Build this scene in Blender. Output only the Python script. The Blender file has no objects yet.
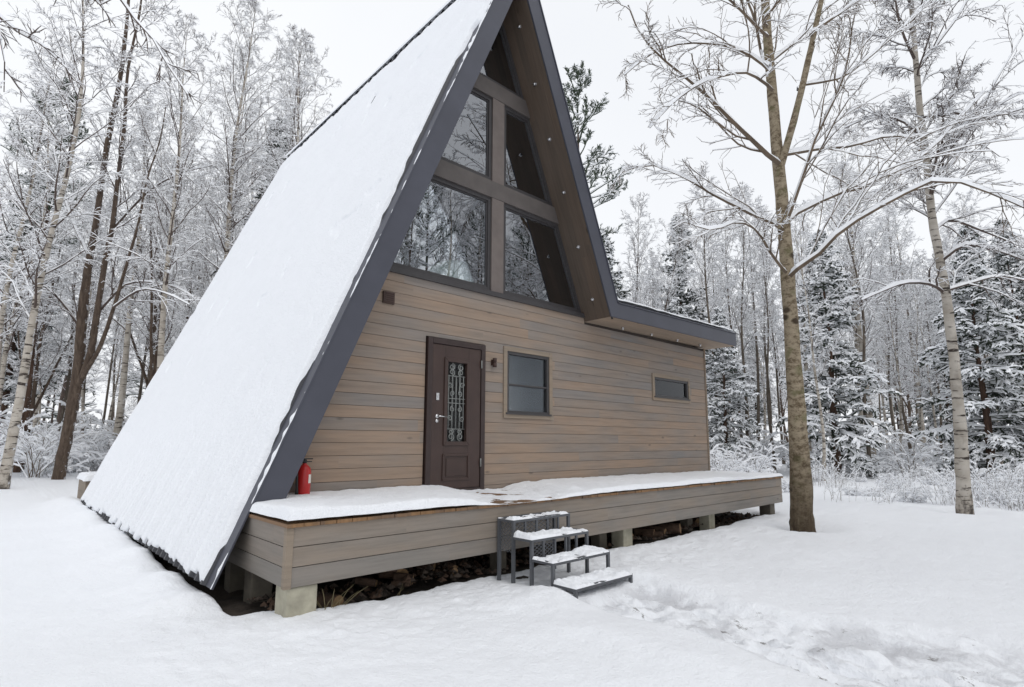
import bpy, bmesh, math, random
import numpy as np
from mathutils import Vector
random.seed(7); RNG = np.random.default_rng(11)
SC = bpy.context.scene
COL = SC.collection
R_ = math.radians

# ------------------------------------------------------------------ camera
CAM = np.array([-4.0819, -6.01, 0.6572]); YAW, PITCH, ROLL, FPX, PY = .7513, .1411, .004, 555.964, 362.957
def ray(u, v):
    a = (u-512)/FPX; b = (PY-v)/FPX
    rx = a*math.cos(ROLL)-b*math.sin(ROLL); U = a*math.sin(ROLL)+b*math.cos(ROLL)
    fx = math.cos(PITCH)-U*math.sin(PITCH); uz = math.sin(PITCH)+U*math.cos(PITCH)
    c, s = math.cos(YAW), math.sin(YAW)
    return np.array([fx*s+rx*c, fx*c-rx*s, uz])
def at(u, v, F): return CAM+ray(u, v)*F                    # a point F metres deep along the lens axis
def at_r(u, dist, z=0):                                    # a ground point at a horizontal distance
    d = ray(u, 440); h = math.hypot(d[0], d[1]); return np.array([CAM[0]+d[0]/h*dist, CAM[1]+d[1]/h*dist, z])
def make_camera():
    cd = bpy.data.cameras.new('camera'); co = bpy.data.objects.new('camera', cd); COL.objects.link(co)
    cd.sensor_width = 36; cd.lens = FPX/1024*36; cd.shift_y = (PY-343.5)/1024; cd.clip_end = 3000; cd.clip_start = .05
    f = Vector((math.sin(YAW)*math.cos(PITCH), math.cos(YAW)*math.cos(PITCH), math.sin(PITCH)))
    r = Vector((math.cos(YAW), -math.sin(YAW), 0)); u = r.cross(f)
    r2 = r*math.cos(ROLL)+u*math.sin(ROLL); u2 = u*math.cos(ROLL)-r*math.sin(ROLL)
    from mathutils import Matrix
    m = Matrix(((r2.x, u2.x, -f.x), (r2.y, u2.y, -f.y), (r2.z, u2.z, -f.z))).to_4x4()
    m.translation = Vector(CAM); co.matrix_world = m; SC.camera = co
make_camera()

# ------------------------------------------------------------------ noise
def _hash(ix, iy, iz):
    h = (ix.astype(np.int64)*374761393+iy.astype(np.int64)*668265263+iz.astype(np.int64)*2147483647) & 0xffffffff
    h = ((h ^ (h >> 13))*1274126177) & 0xffffffff
    return ((h ^ (h >> 16)) & 0xffff)/65535.0
def vnoise(x, y, z=0.):
    x, y, z = np.broadcast_arrays(np.asarray(x, float), np.asarray(y, float), np.asarray(z, float))
    x0, y0, z0 = np.floor(x), np.floor(y), np.floor(z)
    fx, fy, fz = x-x0, y-y0, z-z0
    fx, fy, fz = [q*q*(3-2*q) for q in (fx, fy, fz)]
    o = 0
    for dx in (0, 1):
        for dy in (0, 1):
            for dz in (0, 1):
                w = (fx if dx else 1-fx)*(fy if dy else 1-fy)*(fz if dz else 1-fz)
                o = o+w*_hash(x0+dx, y0+dy, z0+dz)
    return o*2-1
def fbm(x, y, f=1., n=3, s=0.):
    o = 0; a = 1; t = 0
    for i in range(n):
        o = o+a*vnoise(x*f+17.3*i+s, y*f-9.1*i+s, s); t += a; a *= .5; f *= 2.03
    return o/t
def sstep(a, b, x): t = np.clip((x-a)/(b-a), 0, 1); return t*t*(3-2*t)

# ------------------------------------------------------------------ materials
def mat(name):
    m = bpy.data.materials.new(name); m.use_nodes = True
    nt = m.node_tree; b = nt.nodes['Principled BSDF']
    return m, nt, b
def N(nt, t, **kw):
    n = nt.nodes.new(t)
    for k, v in kw.items():
        if k in n.inputs: n.inputs[k].default_value = v
        else: setattr(n, k, v)
    return n
def L(nt, a, b): nt.links.new(a, b)
def ramp(nt, fac, stops):
    r = nt.nodes.new('ShaderNodeValToRGB'); el = r.color_ramp.elements
    while len(el) < len(stops): el.new(.5)
    for e, (p, c) in zip(el, stops): e.position = p; e.color = (*c, 1) if len(c) == 3 else c
    L(nt, fac, r.inputs[0]); return r.outputs[0]
def texco(nt, kind='Object', scale=(1, 1, 1)):
    t = nt.nodes.new('ShaderNodeTexCoord'); mp = N(nt, 'ShaderNodeMapping'); mp.inputs['Scale'].default_value = scale
    L(nt, t.outputs[kind], mp.inputs[0]); return mp.outputs[0]
def noise(nt, vec, scale, detail=4, rough=.55):
    n = N(nt, 'ShaderNodeTexNoise', Scale=scale, Detail=detail, Roughness=rough); L(nt, vec, n.inputs['Vector']); return n.outputs['Fac']
def math_(nt, op, a, b=None, clamp=False):
    n = nt.nodes.new('ShaderNodeMath'); n.operation = op; n.use_clamp = clamp
    for i, v in enumerate((a, b)):
        if v is None: continue
        if isinstance(v, (int, float)): n.inputs[i].default_value = v
        else: L(nt, v, n.inputs[i])
    return n.outputs[0]
def mix(nt, fac, a, b, mode='MIX'):
    n = nt.nodes.new('ShaderNodeMix'); n.data_type = 'RGBA'; n.blend_type = mode
    for s, v in ((n.inputs[0], fac), (n.inputs[6], a), (n.inputs[7], b)):
        if isinstance(v, (int, float)): s.default_value = v
        elif isinstance(v, tuple): s.default_value = (*v, 1) if len(v) == 3 else v
        else: L(nt, v, s)
    return n.outputs[2]
def bump(nt, b, h, strength=.3, dist=.02):
    n = N(nt, 'ShaderNodeBump', Strength=strength, Distance=dist); L(nt, h, n.inputs['Height']); L(nt, n.outputs[0], b.inputs['Normal'])

def simple(name, col, rough=.6, metal=0., var=.12, scale=6, bmp=.1, spec=.5):
    m, nt, b = mat(name); v = texco(nt); n = noise(nt, v, scale, 5)
    lo = tuple(c*(1-var) for c in col); hi = tuple(min(1, c*(1+var)) for c in col)
    L(nt, ramp(nt, n, [(.3, lo), (.7, hi)]), b.inputs['Base Color'])
    b.inputs['Roughness'].default_value = rough; b.inputs['Metallic'].default_value = metal
    b.inputs['Specular IOR Level'].default_value = spec
    if bmp: bump(nt, b, noise(nt, v, scale*6, 3), bmp, .01)
    return m
def snow_mat(name, base=(.885, .905, .94), path=False):
    m, nt, b = mat(name); v = texco(nt)
    n1 = noise(nt, v, 2.2, 6, .6); n2 = noise(nt, v, 38, 4, .6)
    c = ramp(nt, n1, [(.25, tuple(x*.97 for x in base)), (.75, base)])
    if path:
        at_ = N(nt, 'ShaderNodeAttribute', attribute_name='path')
        p = at_.outputs['Fac']; v2 = texco(nt, scale=(1.1, .55, 1))
        a = ramp(nt, noise(nt, v2, 2.6, 7, .68), [(.48, (0, 0, 0)), (.58, (1, 1, 1))])
        c = mix(nt, math_(nt, 'MULTIPLY', math_(nt, 'MULTIPLY', a, p), .75, True), c, (.56, .565, .59))
        d = ramp(nt, noise(nt, v2, 7.5, 8, .78), [(.60, (0, 0, 0)), (.64, (1, 1, 1))])
        c = mix(nt, math_(nt, 'MULTIPLY', math_(nt, 'MULTIPLY', d, p), .8, True), c, (.16, .15, .14))
    L(nt, c, b.inputs['Base Color']); b.inputs['Roughness'].default_value = .75; b.inputs['Specular IOR Level'].default_value = .25
    h = math_(nt, 'ADD', math_(nt, 'MULTIPLY', n2, .6), noise(nt, v, 8, 7, .7))
    bump(nt, b, h, .75, .03)
    return m
def plank_mat(name, cols, pitch, horiz='x', vert='z', off=0., groove=False, seglen=4.2, rough=.72, grain=1.0):
    """stained softwood: a tint per board, streaky grain along it, knots"""
    m, nt, b = mat(name)
    t = nt.nodes.new('ShaderNodeTexCoord'); s = nt.nodes.new('ShaderNodeSeparateXYZ'); L(nt, t.outputs['Object'], s.inputs[0])
    ax = {'x': s.outputs[0], 'y': s.outputs[1], 'z': s.outputs[2]}
    row = math_(nt, 'FLOOR', math_(nt, 'DIVIDE', math_(nt, 'SUBTRACT', ax[vert], off), pitch))
    wn0 = nt.nodes.new('ShaderNodeTexWhiteNoise'); wn0.noise_dimensions = '1D'; L(nt, row, wn0.inputs['W'])
    seg = math_(nt, 'FLOOR', math_(nt, 'ADD', math_(nt, 'DIVIDE', ax[horiz], seglen), math_(nt, 'MULTIPLY', wn0.outputs[0], 3.7)))
    cb = nt.nodes.new('ShaderNodeCombineXYZ'); L(nt, row, cb.inputs[0]); L(nt, seg, cb.inputs[1])
    wn = nt.nodes.new('ShaderNodeTexWhiteNoise'); wn.noise_dimensions = '2D'; L(nt, cb.outputs[0], wn.inputs['Vector'])
    gv = nt.nodes.new('ShaderNodeCombineXYZ')
    L(nt, math_(nt, 'MULTIPLY', ax[horiz], .9), gv.inputs[0]); L(nt, math_(nt, 'MULTIPLY', ax[vert], 16), gv.inputs[1])
    L(nt, math_(nt, 'MULTIPLY', wn.outputs[0], 31.), gv.inputs[2])
    g1 = noise(nt, gv.outputs[0], 1.6, 7, .65)
    bv = nt.nodes.new('ShaderNodeCombineXYZ'); L(nt, ax[horiz], bv.inputs[0]); L(nt, math_(nt, 'MULTIPLY', ax[vert], 3.), bv.inputs[1]); L(nt, math_(nt, 'MULTIPLY', wn.outputs[0], 17.), bv.inputs[2])
    g2 = noise(nt, bv.outputs[0], .9, 3, .5)
    mixf = math_(nt, 'ADD', math_(nt, 'MULTIPLY', wn.outputs[0], .34), math_(nt, 'MULTIPLY', g2, .80))
    c = ramp(nt, mixf, [(.22, cols[0]), (.52, cols[1]), (.74, cols[2]), (.92, cols[1])])
    c = mix(nt, 1., c, ramp(nt, g1, [(.25, (1-.22*grain,)*3), (.55, (1, 1, 1)), (.8, (1+.10*grain,)*3)]), 'MULTIPLY')
    kv = nt.nodes.new('ShaderNodeCombineXYZ'); L(nt, math_(nt, 'MULTIPLY', ax[horiz], 1.5), kv.inputs[0]); L(nt, math_(nt, 'MULTIPLY', ax[vert], 4.), kv.inputs[1]); L(nt, row, kv.inputs[2])
    vo = N(nt, 'ShaderNodeTexVoronoi', Scale=1.0); L(nt, kv.outputs[0], vo.inputs['Vector'])
    c = mix(nt, ramp(nt, vo.outputs['Distance'], [(.045, (.7,)*3), (.10, (0, 0, 0))]), c, tuple(x*.42 for x in cols[1]))
    L(nt, c, b.inputs['Base Color']); b.inputs['Roughness'].default_value = rough; b.inputs['Specular IOR Level'].default_value = .3
    hgt = g1
    if groove:
        fr = math_(nt, 'FRACT', math_(nt, 'DIVIDE', math_(nt, 'SUBTRACT', ax[vert], off), pitch))
        gr = ramp(nt, fr, [(.0, (0, 0, 0)), (.05, (1, 1, 1)), (.95, (1, 1, 1)), (1., (0, 0, 0))])
        hgt = math_(nt, 'ADD', math_(nt, 'MULTIPLY', gr, 2.), g1)
    bump(nt, b, hgt, .3, .006)
    return m
def bark_mat(name, c0, c1, dark, kind):
    m, nt, b = mat(name); v = texco(nt)
    if kind == 'birch':
        vh = texco(nt, scale=(2.2, 2.2, 13)); n = noise(nt, vh, 1.0, 5, .65); v3 = texco(nt, scale=(1, 1, .7)); big = noise(nt, v3, 1.7, 4)
        c = ramp(nt, noise(nt, v, 3, 5), [(.3, c0), (.7, c1)])
        c = mix(nt, ramp(nt, n, [(.55, (0, 0, 0)), (.61, (1, 1, 1))]), c, dark)
        c = mix(nt, ramp(nt, big, [(.58, (0, 0, 0)), (.70, (.85,)*3)]), c, tuple(.5*(x+y) for x, y in zip(c0, dark)))
        s = nt.nodes.new('ShaderNodeSeparateXYZ'); t = nt.nodes.new('ShaderNodeTexCoord'); L(nt, t.outputs['Object'], s.inputs[0])
        low = math_(nt, 'ADD', math_(nt, 'MULTIPLY', s.outputs[2], .55), math_(nt, 'MULTIPLY', math_(nt, 'SUBTRACT', noise(nt, texco(nt, scale=(5, 5, 3)), 1.3, 5, .7), .5), -1.6))
        c = mix(nt, ramp(nt, low, [(0., (.9,)*3), (.25, (0, 0, 0))]), c, dark)
        hb = n
    elif kind == 'aspen':
        vh = texco(nt, scale=(6, 6, 10)); n = noise(nt, vh, 1.3, 9, .78); vv = texco(nt, scale=(14, 14, 2.2)); n2 = noise(nt, vv, 1., 6, .7)
        s = nt.nodes.new('ShaderNodeSeparateXYZ'); t = nt.nodes.new('ShaderNodeTexCoord'); L(nt, t.outputs['Object'], s.inputs[0])
        up = ramp(nt, n, [(.34, tuple(x*.55 for x in c0)), (.43, c0), (.52, c1), (.68, tuple(x*1.2 for x in c1))])
        up = mix(nt, ramp(nt, noise(nt, v, 5, 5), [(.55, (0, 0, 0)), (.66, (.6,)*3)]), up, (.16, .155, .075))
        lo = ramp(nt, n2, [(.3, dark), (.55, tuple(x*.62 for x in c0)), (.75, tuple(x*.8 for x in c1))])
        f = ramp(nt, math_(nt, 'ADD', s.outputs[2], math_(nt, 'MULTIPLY', n, 1.4)), [(0., (0, 0, 0)), (1., (1, 1, 1))])
        f = ramp(nt, math_(nt, 'DIVIDE', math_(nt, 'ADD', s.outputs[2], math_(nt, 'MULTIPLY', n, 1.8)), 3.6), [(.3, (0, 0, 0)), (.75, (1, 1, 1))])
        c = mix(nt, f, lo, up)
        vk = texco(nt, scale=(1.3, 1.3, 1.9)); vo = N(nt, 'ShaderNodeTexVoronoi', Scale=1.6); L(nt, vk, vo.inputs['Vector'])
        c = mix(nt, ramp(nt, vo.outputs['Distance'], [(.12, (.9,)*3), (.2, (0, 0, 0))]), c, dark)
        hb = math_(nt, 'ADD', n2, n)
    else:
        vv = texco(nt, scale=(10, 10, 1.6)); n = noise(nt, vv, 1.2, 6, .7)
        c = ramp(nt, n, [(.3, dark), (.55, c0), (.75, c1)]); hb = n
    # a dusting of snow stuck to the weather side of the bark
    g = nt.nodes.new('ShaderNodeNewGeometry'); sx = nt.nodes.new('ShaderNodeSeparateXYZ'); L(nt, g.outputs['Normal'], sx.inputs[0])
    side = math_(nt, 'ADD', math_(nt, 'MULTIPLY', sx.outputs[0], .13), noise(nt, v, 9 if kind == 'aspen' else 7, 7, .75))
    c = mix(nt, ramp(nt, side, [(.66, (0, 0, 0)), (.71, (.9,)*3)]), c, (.8, .82, .86))
    L(nt, c, b.inputs['Base Color']); b.inputs['Roughness'].default_value = .9; b.inputs['Specular IOR Level'].default_value = .2
    bump(nt, b, hb, 1.0 if kind == 'aspen' else .6, .04)
    return m
def glass_mat(name, refl, tint, rough=0.):
    m = bpy.data.materials.new(name); m.use_nodes = True; nt = m.node_tree; nt.nodes.clear()
    o = nt.nodes.new('ShaderNodeOutputMaterial'); tr = N(nt, 'ShaderNodeBsdfTransparent', Color=(*tint, 1))
    gl = N(nt, 'ShaderNodeBsdfGlossy', Color=(.92, .95, 1, 1), Roughness=rough); mx = nt.nodes.new('ShaderNodeMixShader')
    fr = N(nt, 'ShaderNodeFresnel', IOR=1.5)
    L(nt, math_(nt, 'ADD', fr.outputs[0], refl, True), mx.inputs[0]); L(nt, tr.outputs[0], mx.inputs[1]); L(nt, gl.outputs[0], mx.inputs[2])
    v = texco(nt); bn = N(nt, 'ShaderNodeBump', Strength=.012, Distance=.02); L(nt, noise(nt, v, 1.3, 2), bn.inputs['Height']); L(nt, bn.outputs[0], gl.inputs['Normal'])
    L(nt, mx.outputs[0], o.inputs[0]); return m

M = {}
M['snow'] = snow_mat('snow')
M['ground_snow'] = snow_mat('ground_snow', path=True)
M['tree_snow'] = simple('tree_snow', (.90, .915, .94), .8, var=.03, bmp=0, spec=.2)
M['wall_wood'] = plank_mat('wall_wood', [(.212, .204, .20), (.262, .218, .183), (.315, .233, .173)], .145, off=.06)
M['side_wood'] = plank_mat('side_wood', [(.212, .204, .20), (.262, .218, .183), (.315, .233, .173)], .145, horiz='y', off=.06, groove=True)
M['deck_wood'] = plank_mat('deck_wood', [(.19, .182, .168), (.235, .213, .19), (.26, .218, .178)], .157, off=-.501)
M['deck_side_wood'] = plank_mat('deck_side_wood', [(.19, .182, .168), (.235, .213, .19), (.25, .213, .18)], .157, horiz='y', off=-.501)
M['trim_wood'] = plank_mat('trim_wood', [(.21, .18, .15), (.27, .22, .17), (.29, .22, .16)], 9., seglen=5)
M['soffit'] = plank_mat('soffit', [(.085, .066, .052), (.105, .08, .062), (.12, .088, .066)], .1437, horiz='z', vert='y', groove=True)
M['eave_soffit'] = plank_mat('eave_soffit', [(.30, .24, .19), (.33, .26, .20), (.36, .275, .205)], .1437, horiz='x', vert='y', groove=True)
M['deck_edge'] = plank_mat('deck_edge', [(.20, .12, .06), (.26, .15, .075), (.16, .105, .07)], .14, horiz='z', vert='x', grain=1.6)
M['dark_metal'] = simple('dark_metal', (.058, .061, .080), .5, var=.10, scale=2.5, bmp=.04)
M['roof_metal'] = simple('roof_metal', (.035, .036, .043), .5, var=.12)
M['frame_dark'] = simple('frame_dark', (.046, .043, .045), .5, var=.08)
M['transom'] = simple('transom', (.098, .086, .081), .6, var=.14, scale=4)
M['mullion'] = simple('mullion', (.145, .122, .112), .65, var=.14, scale=4)
M['door'] = simple('door', (.047, .0265, .0215), .42, var=.15, scale=5, bmp=.06)
M['door_frame'] = simple('door_frame', (.034, .02, .018), .45, var=.15)
M['chrome'] = simple('chrome', (.65, .65, .66), .25, metal=1., var=.05, bmp=0)
M['iron'] = simple('iron', (.24, .25, .24), .5, metal=.3, var=.3, scale=20)
M['step_metal'] = simple('step_metal', (.085, .09, .10), .5, var=.15, scale=8)
M['concrete'] = simple('concrete', (.36, .34, .265), .9, var=.25, scale=7, bmp=.4)
M['old_post'] = simple('old_post', (.14, .125, .10), .9, var=.3, scale=6, bmp=.4)
M['dirt'] = simple('dirt', (.040, .031, .024), .95, var=.5, scale=9, bmp=.8)
M['log_bark'] = simple('log_bark', (.10, .062, .042), .9, var=.45, scale=14, bmp=.6)
M['log_end'] = simple('log_end', (.30, .19, .10), .9, var=.3, scale=18, bmp=.3)
M['stone'] = simple('stone', (.11, .085, .068), .9, var=.35, scale=9, bmp=.6)
M['straw'] = simple('straw', (.19, .16, .085), .9, var=.3, scale=9, bmp=0)
M['red'] = simple('red', (.46, .018, .018), .32, var=.08, bmp=0)
M['label'] = simple('label', (.75, .73, .68), .6, var=.1)
M['rubber'] = simple('rubber', (.02, .02, .02), .6, var=.1)
M['vent'] = simple('vent', (.05, .026, .02), .6, var=.1)
M['interior'] = simple('interior', (.06, .045, .035), .8, var=.25, scale=3)
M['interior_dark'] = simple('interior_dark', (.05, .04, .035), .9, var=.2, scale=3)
M['bed'] = simple('bed', (.74, .88, .82), .8, var=.06, scale=3)
M['net'] = simple('net', (.055, .055, .058), .7, var=.18, scale=2.2)
M['glass'] = glass_mat('glass', .22, (.97, .99, .98))
M['glass_small'] = glass_mat('glass_small', -.035, (.75, .76, .75), .13)
M['glass_mid'] = glass_mat('glass_mid', .0, (.6, .62, .62), .01)
M['birch'] = bark_mat('birch_bark', (.34, .30, .25), (.55, .51, .455), (.05, .04, .035), 'birch')
M['aspen'] = bark_mat('aspen_bark', (.175, .132, .085), (.36, .298, .212), (.055, .038, .026), 'aspen')
M['pine'] = bark_mat('pine_bark', (.10, .062, .045), (.16, .10, .07), (.04, .028, .022), 'pine')
M['alder'] = bark_mat('alder_bark', (.115, .085, .065), (.19, .145, .11), (.05, .036, .028), 'alder')
M['grey_bark'] = bark_mat('grey_bark', (.16, .135, .11), (.25, .21, .165), (.06, .045, .035), 'alder')
M['twig'] = simple('twig', (.085, .062, .052), .9, var=.3, scale=3, bmp=0)
M['twig_tan'] = simple('twig_tan', (.135, .100, .070), .9, var=.3, scale=3, bmp=0)
M['needle'] = simple('needle', (.030, .040, .026), .8, var=.4, scale=2.5, bmp=0)
M['needle_pine'] = simple('needle_pine', (.042, .058, .034), .8, var=.4, scale=2.5, bmp=0)

# ------------------------------------------------------------------ object helpers
def link(o, parent=None):
    COL.objects.link(o)
    if parent is not None: o.parent = parent
    return o
def tag(o, label=None, cat=None, group=None, kind=None):
    if label: o['label'] = label
    if cat: o['category'] = cat
    if group: o['group'] = group
    if kind: o['kind'] = kind
    return o
def thing(name, label, cat, loc=(0, 0, 0), group=None):
    o = bpy.data.objects.new(name, None); o.empty_display_size = .2; o.location = loc; link(o)
    return tag(o, label, cat, group)
def np_mesh(name, V, F, mi=None, smooth=False):
    """V (n,3), F (m,4) quads, or triangles with the last index -1"""
    me = bpy.data.meshes.new(name); V = np.asarray(V, np.float32); F = np.asarray(F, np.int32)
    if F.shape[1] == 4 and (F[:, 3] < 0).any():
        cnt = np.where(F[:, 3] < 0, 3, 4); loops = F[F >= 0]
    else: cnt = np.full(len(F), F.shape[1]); loops = F.ravel()
    me.vertices.add(len(V)); me.vertices.foreach_set('co', V.ravel())
    me.loops.add(len(loops)); me.loops.foreach_set('vertex_index', loops.astype(np.int32))
    st = np.concatenate([[0], np.cumsum(cnt)[:-1]]).astype(np.int32)
    me.polygons.add(len(F)); me.polygons.foreach_set('loop_start', st)
    if mi is not None: me.polygons.foreach_set('material_index', np.asarray(mi, np.int32))
    me.polygons.foreach_set('use_smooth', np.full(len(F), smooth))
    me.update(calc_edges=True); return me
class MB:
    """collects shapes that belong to one mesh object"""
    def __init__(s): s.v = []; s.f = []; s.m = []; s.s = []
    def add(s, V, F, m=0, smooth=False):
        o = len(s.v); s.v += [tuple(map(float, p)) for p in V]; s.f += [tuple(o+i for i in f) for f in F]; s.m += [m]*len(F); s.s += [smooth]*len(F)
    def box(s, a, b, m=0):
        x0, y0, z0 = a; x1, y1, z1 = b
        s.add([(x0, y0, z0), (x1, y0, z0), (x1, y1, z0), (x0, y1, z0), (x0, y0, z1), (x1, y0, z1), (x1, y1, z1), (x0, y1, z1)],
              [(0, 3, 2, 1), (4, 5, 6, 7), (0, 1, 5, 4), (1, 2, 6, 5), (2, 3, 7, 6), (3, 0, 4, 7)], m)
    def prism_y(s, poly, y0, y1, m=0, side=None):
        """polygon in (x,z) extruded along y; side = material per edge"""
        n = len(poly); A = sum(poly[i][0]*poly[(i+1) % n][1]-poly[(i+1) % n][0]*poly[i][1] for i in range(n))
        idx = list(range(n))
        V = [(x, y0, z) for x, z in poly]+[(x, y1, z) for x, z in poly]
        f0 = tuple(idx); f1 = tuple(n+i for i in reversed(idx))
        if A < 0: f0, f1 = tuple(reversed(f0)), tuple(reversed(f1))
        s.add(V, [f0, f1], m)
        o = len(s.v)-2*n
        for i in range(n):
            j = (i+1) % n; q = (o+i, o+n+i, o+n+j, o+j) if A > 0 else (o+j, o+n+j, o+n+i, o+i)
            s.f.append(q); s.m.append(side[i] if side else m); s.s.append(False)
    def tube(s, pts, r, n=8, m=0, cap=True, smooth=True):
        pts = [Vector(p) for p in pts]; rs = r if hasattr(r, '__len__') else [r]*len(pts); V = []; F = []
        t0 = (pts[1]-pts[0]).normalized(); ref = Vector((0, 0, 1)) if abs(t0.z) < .9 else Vector((1, 0, 0)); a = t0.cross(ref).normalized()
        for i, p in enumerate(pts):
            t = (pts[min(i+1, len(pts)-1)]-pts[max(i-1, 0)]).normalized(); a = (a-t*a.dot(t)).normalized(); b = t.cross(a)
            for k in range(n):
                w = 2*math.pi*k/n; V.append(p+(a*math.cos(w)+b*math.sin(w))*rs[i])
        for i in range(len(pts)-1):
            for k in range(n): F.append((i*n+k, i*n+(k+1) % n, (i+1)*n+(k+1) % n, (i+1)*n+k))
        s.add(V, F, m, smooth)
        if cap:
            o = len(s.v)-len(V); s.f.append(tuple(o+i for i in reversed(range(n)))); s.f.append(tuple(o+(len(pts)-1)*n+i for i in range(n))); s.m += [m, m]; s.s += [False, False]
    def lathe(s, prof, c, n=20, m=0, axis='z'):
        V = []; F = []
        for r, h in prof:
            for k in range(n):
                w = 2*math.pi*k/n; V.append((c[0]+r*math.cos(w), c[1]+r*math.sin(w), c[2]+h) if axis == 'z' else (c[0]+r*math.cos(w), c[1]+h, c[2]+r*math.sin(w)))
        for i in range(len(prof)-1):
            for k in range(n):
                q = (i*n+k, i*n+(k+1) % n, (i+1)*n+(k+1) % n, (i+1)*n+k); F.append(q if axis == 'z' else q[::-1])
        s.add(V, F, m, True)
    def build(s, name, mats, parent=None, bevel=0):
        me = bpy.data.meshes.new(name); me.from_pydata(s.v, [], s.f)
        for m in (mats if isinstance(mats, (list, tuple)) else [mats]): me.materials.append(m)
        me.polygons.foreach_set('material_index', s.m); me.polygons.foreach_set('use_smooth', s.s); me.update()
        o = link(bpy.data.objects.new(name, me), parent)
        if bevel:
            b = o.modifiers.new('bevel', 'BEVEL'); b.width = bevel; b.segments = 2; b.limit_method = 'ANGLE'
        return o
def grid_obj(name, P, m, parent=None, smooth=True, mask=None):
    """P (a,b,3) grid of points -> one mesh"""
    a, b = P.shape[:2]; i = np.arange(a*b).reshape(a, b)
    F = np.stack([i[:-1, :-1], i[1:, :-1], i[1:, 1:], i[:-1, 1:]], -1).reshape(-1, 4)
    if mask is not None: F = F[mask.reshape(-1)]
    me = np_mesh(name, P.reshape(-1, 3), F, smooth=smooth); me.materials.append(m)
    return link(bpy.data.objects.new(name, me), parent)

# ------------------------------------------------------------------ ground
def pathmask(x, y):
    cx = .36-.10*np.sin((y+2.5)*.6)+.10*vnoise(y*.9, 3.3); hw = .50+.10*vnoise(x*0+y*1.3, 8.1)+sstep(-3.2, -6, y)*.35
    return (1-sstep(hw*.7, hw*1.25, np.abs(x-cx)))*sstep(-2.48, -2.68, y)
_rb = random.Random(12); BOOTS = []
for trk in range(3):
    for i in range(13): BOOTS.append((.36+(-.12 if i % 2 else .12)+_rb.uniform(-.22, .22), -2.78-i*.30-_rb.uniform(0, .2), _rb.uniform(-.25, .25), _rb.uniform(.020, .042)))
def ground_h(x, y):
    x = np.asarray(x, float); y = np.asarray(y, float)
    d = np.hypot(x-CAM[0], y-CAM[1])
    h = -.735+.055*fbm(x, y, .28, 3)+.026*fbm(x, y, 1.3, 3, 5.)
    rough = .30+.75*np.exp(-((y+1.85)/.65)**2)*sstep(-2.8, -2.2, x)+.5*np.exp(-((x+2.95)/.4)**2)
    h = h+rough*(.022*fbm(x, y, 4.5, 4, 9.)+.020*np.abs(fbm(x, y, 7., 3, 4.))+.010*fbm(x, y, 15., 2, 2.))
    h = h+np.clip((d-24)*.013, 0, 1.1)+sstep(30, 70, d)*.25*fbm(x, y, .08, 2, 2.)
    # old drifts shovelled aside beside the path and the steps
    p = pathmask(x, y)
    edge = np.exp(-((x+.52+.12*vnoise(y*2, 1.))/.26)**2)*sstep(-2.0, -2.5, y)*sstep(-5.6, -3.4, y)
    h = h+.045*edge+.05*np.exp(-((x+.42)/.3)**2-((y+2.25)/.45)**2)+.05*np.exp(-((x-1.25)/.35)**2-((y+2.7)/.7)**2)
    lump = fbm(x*1.0, y*.8, 3.2, 3, 4.)
    h = h-p*(.095-.06*lump-.050*fbm(x, y, 7., 4, 3.)+.06*np.abs(fbm(x, y*.7, 3.6, 3, 8.)))
    for bx_, by_, ba, bd in BOOTS:
        u_ = ((x-bx_)*math.cos(ba)+(y-by_)*math.sin(ba))/.065; v_ = (-(x-bx_)*math.sin(ba)+(y-by_)*math.cos(ba))/.15; q_ = np.sqrt(u_*u_+v_*v_); h = h-bd*(1-sstep(.75, 1.05, q_))+.012*np.exp(-((q_-1.25)/.22)**2)
    e2 = np.exp(-((p-.4)/.3)**2)*sstep(-2.2, -2.8, y)*sstep(-7.5, -5, y); h = h+e2*.03*fbm(x, y, 6., 3, 6.)
    for tx, ty, r in ((5.92, -2.37, .42), (10.72, -3.8, .32)): h = h-.11*np.exp(-(((x-tx)**2+(y-ty)**2)/r**2))+.03*np.exp(-((np.hypot(x-tx, y-ty)-.75)/.25)**2)
    # snow settled lower under the steps
    st = sstep(-.25, 0, x)*(1-sstep(.8, 1.05, x))*sstep(-2.75, -2.55, y)*(1-sstep(-1.5, -1.3, y)); h = h-.02*st+.06*np.exp(-((x-1.0)/.22)**2-((y+2.4)/.35)**2)+.05*np.exp(-((x+.2)/.18)**2-((y+2.45)/.3)**2)
    # drift that slid off the roof along the left eave
    al = sstep(-1.3, -.3, y)*(1-sstep(9.5, 11, y))
    h = h+al*np.exp(-((x+2.72)/.34)**2)*(.07+.009*y+.05*vnoise(x*0+y*1.9, 2.2)+.03*vnoise(y*5, x*3))
    # the dry hollow under the cabin and deck
    j = .16*fbm(x, y, 1.7, 3, 7.)
    yb = .30*(1-sstep(-2.35, -1.95, x)); j2 = .06*fbm(x, y, 2.6, 4, 3.)
    hol = sstep(-2.53+j2, -2.33+j2, x)*(1-sstep(7.35+j, 7.6+j, x))*sstep(-1.36+.6*j+yb, -1.14+.6*j+yb, y)*(1-sstep(8.2, 8.6, y))
    h = h*(1-hol)+hol*(-1.15)
    return h
def axis(lo, hi, fine_lo, fine_hi, step, grow=1.07):
    a = list(np.arange(fine_lo, fine_hi+1e-6, step)); s = step
    while a[-1] < hi: s *= grow; a.append(a[-1]+s)
    s = step; b = []
    c = fine_lo
    while c > lo: s *= grow; c -= s; b.append(c)
    return np.array(b[::-1]+a)
gx = axis(-420, 420, -4.6, 2.6, .022, 1.035); gy = axis(-420, 420, -6.2, -.2, .022, 1.035)
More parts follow.
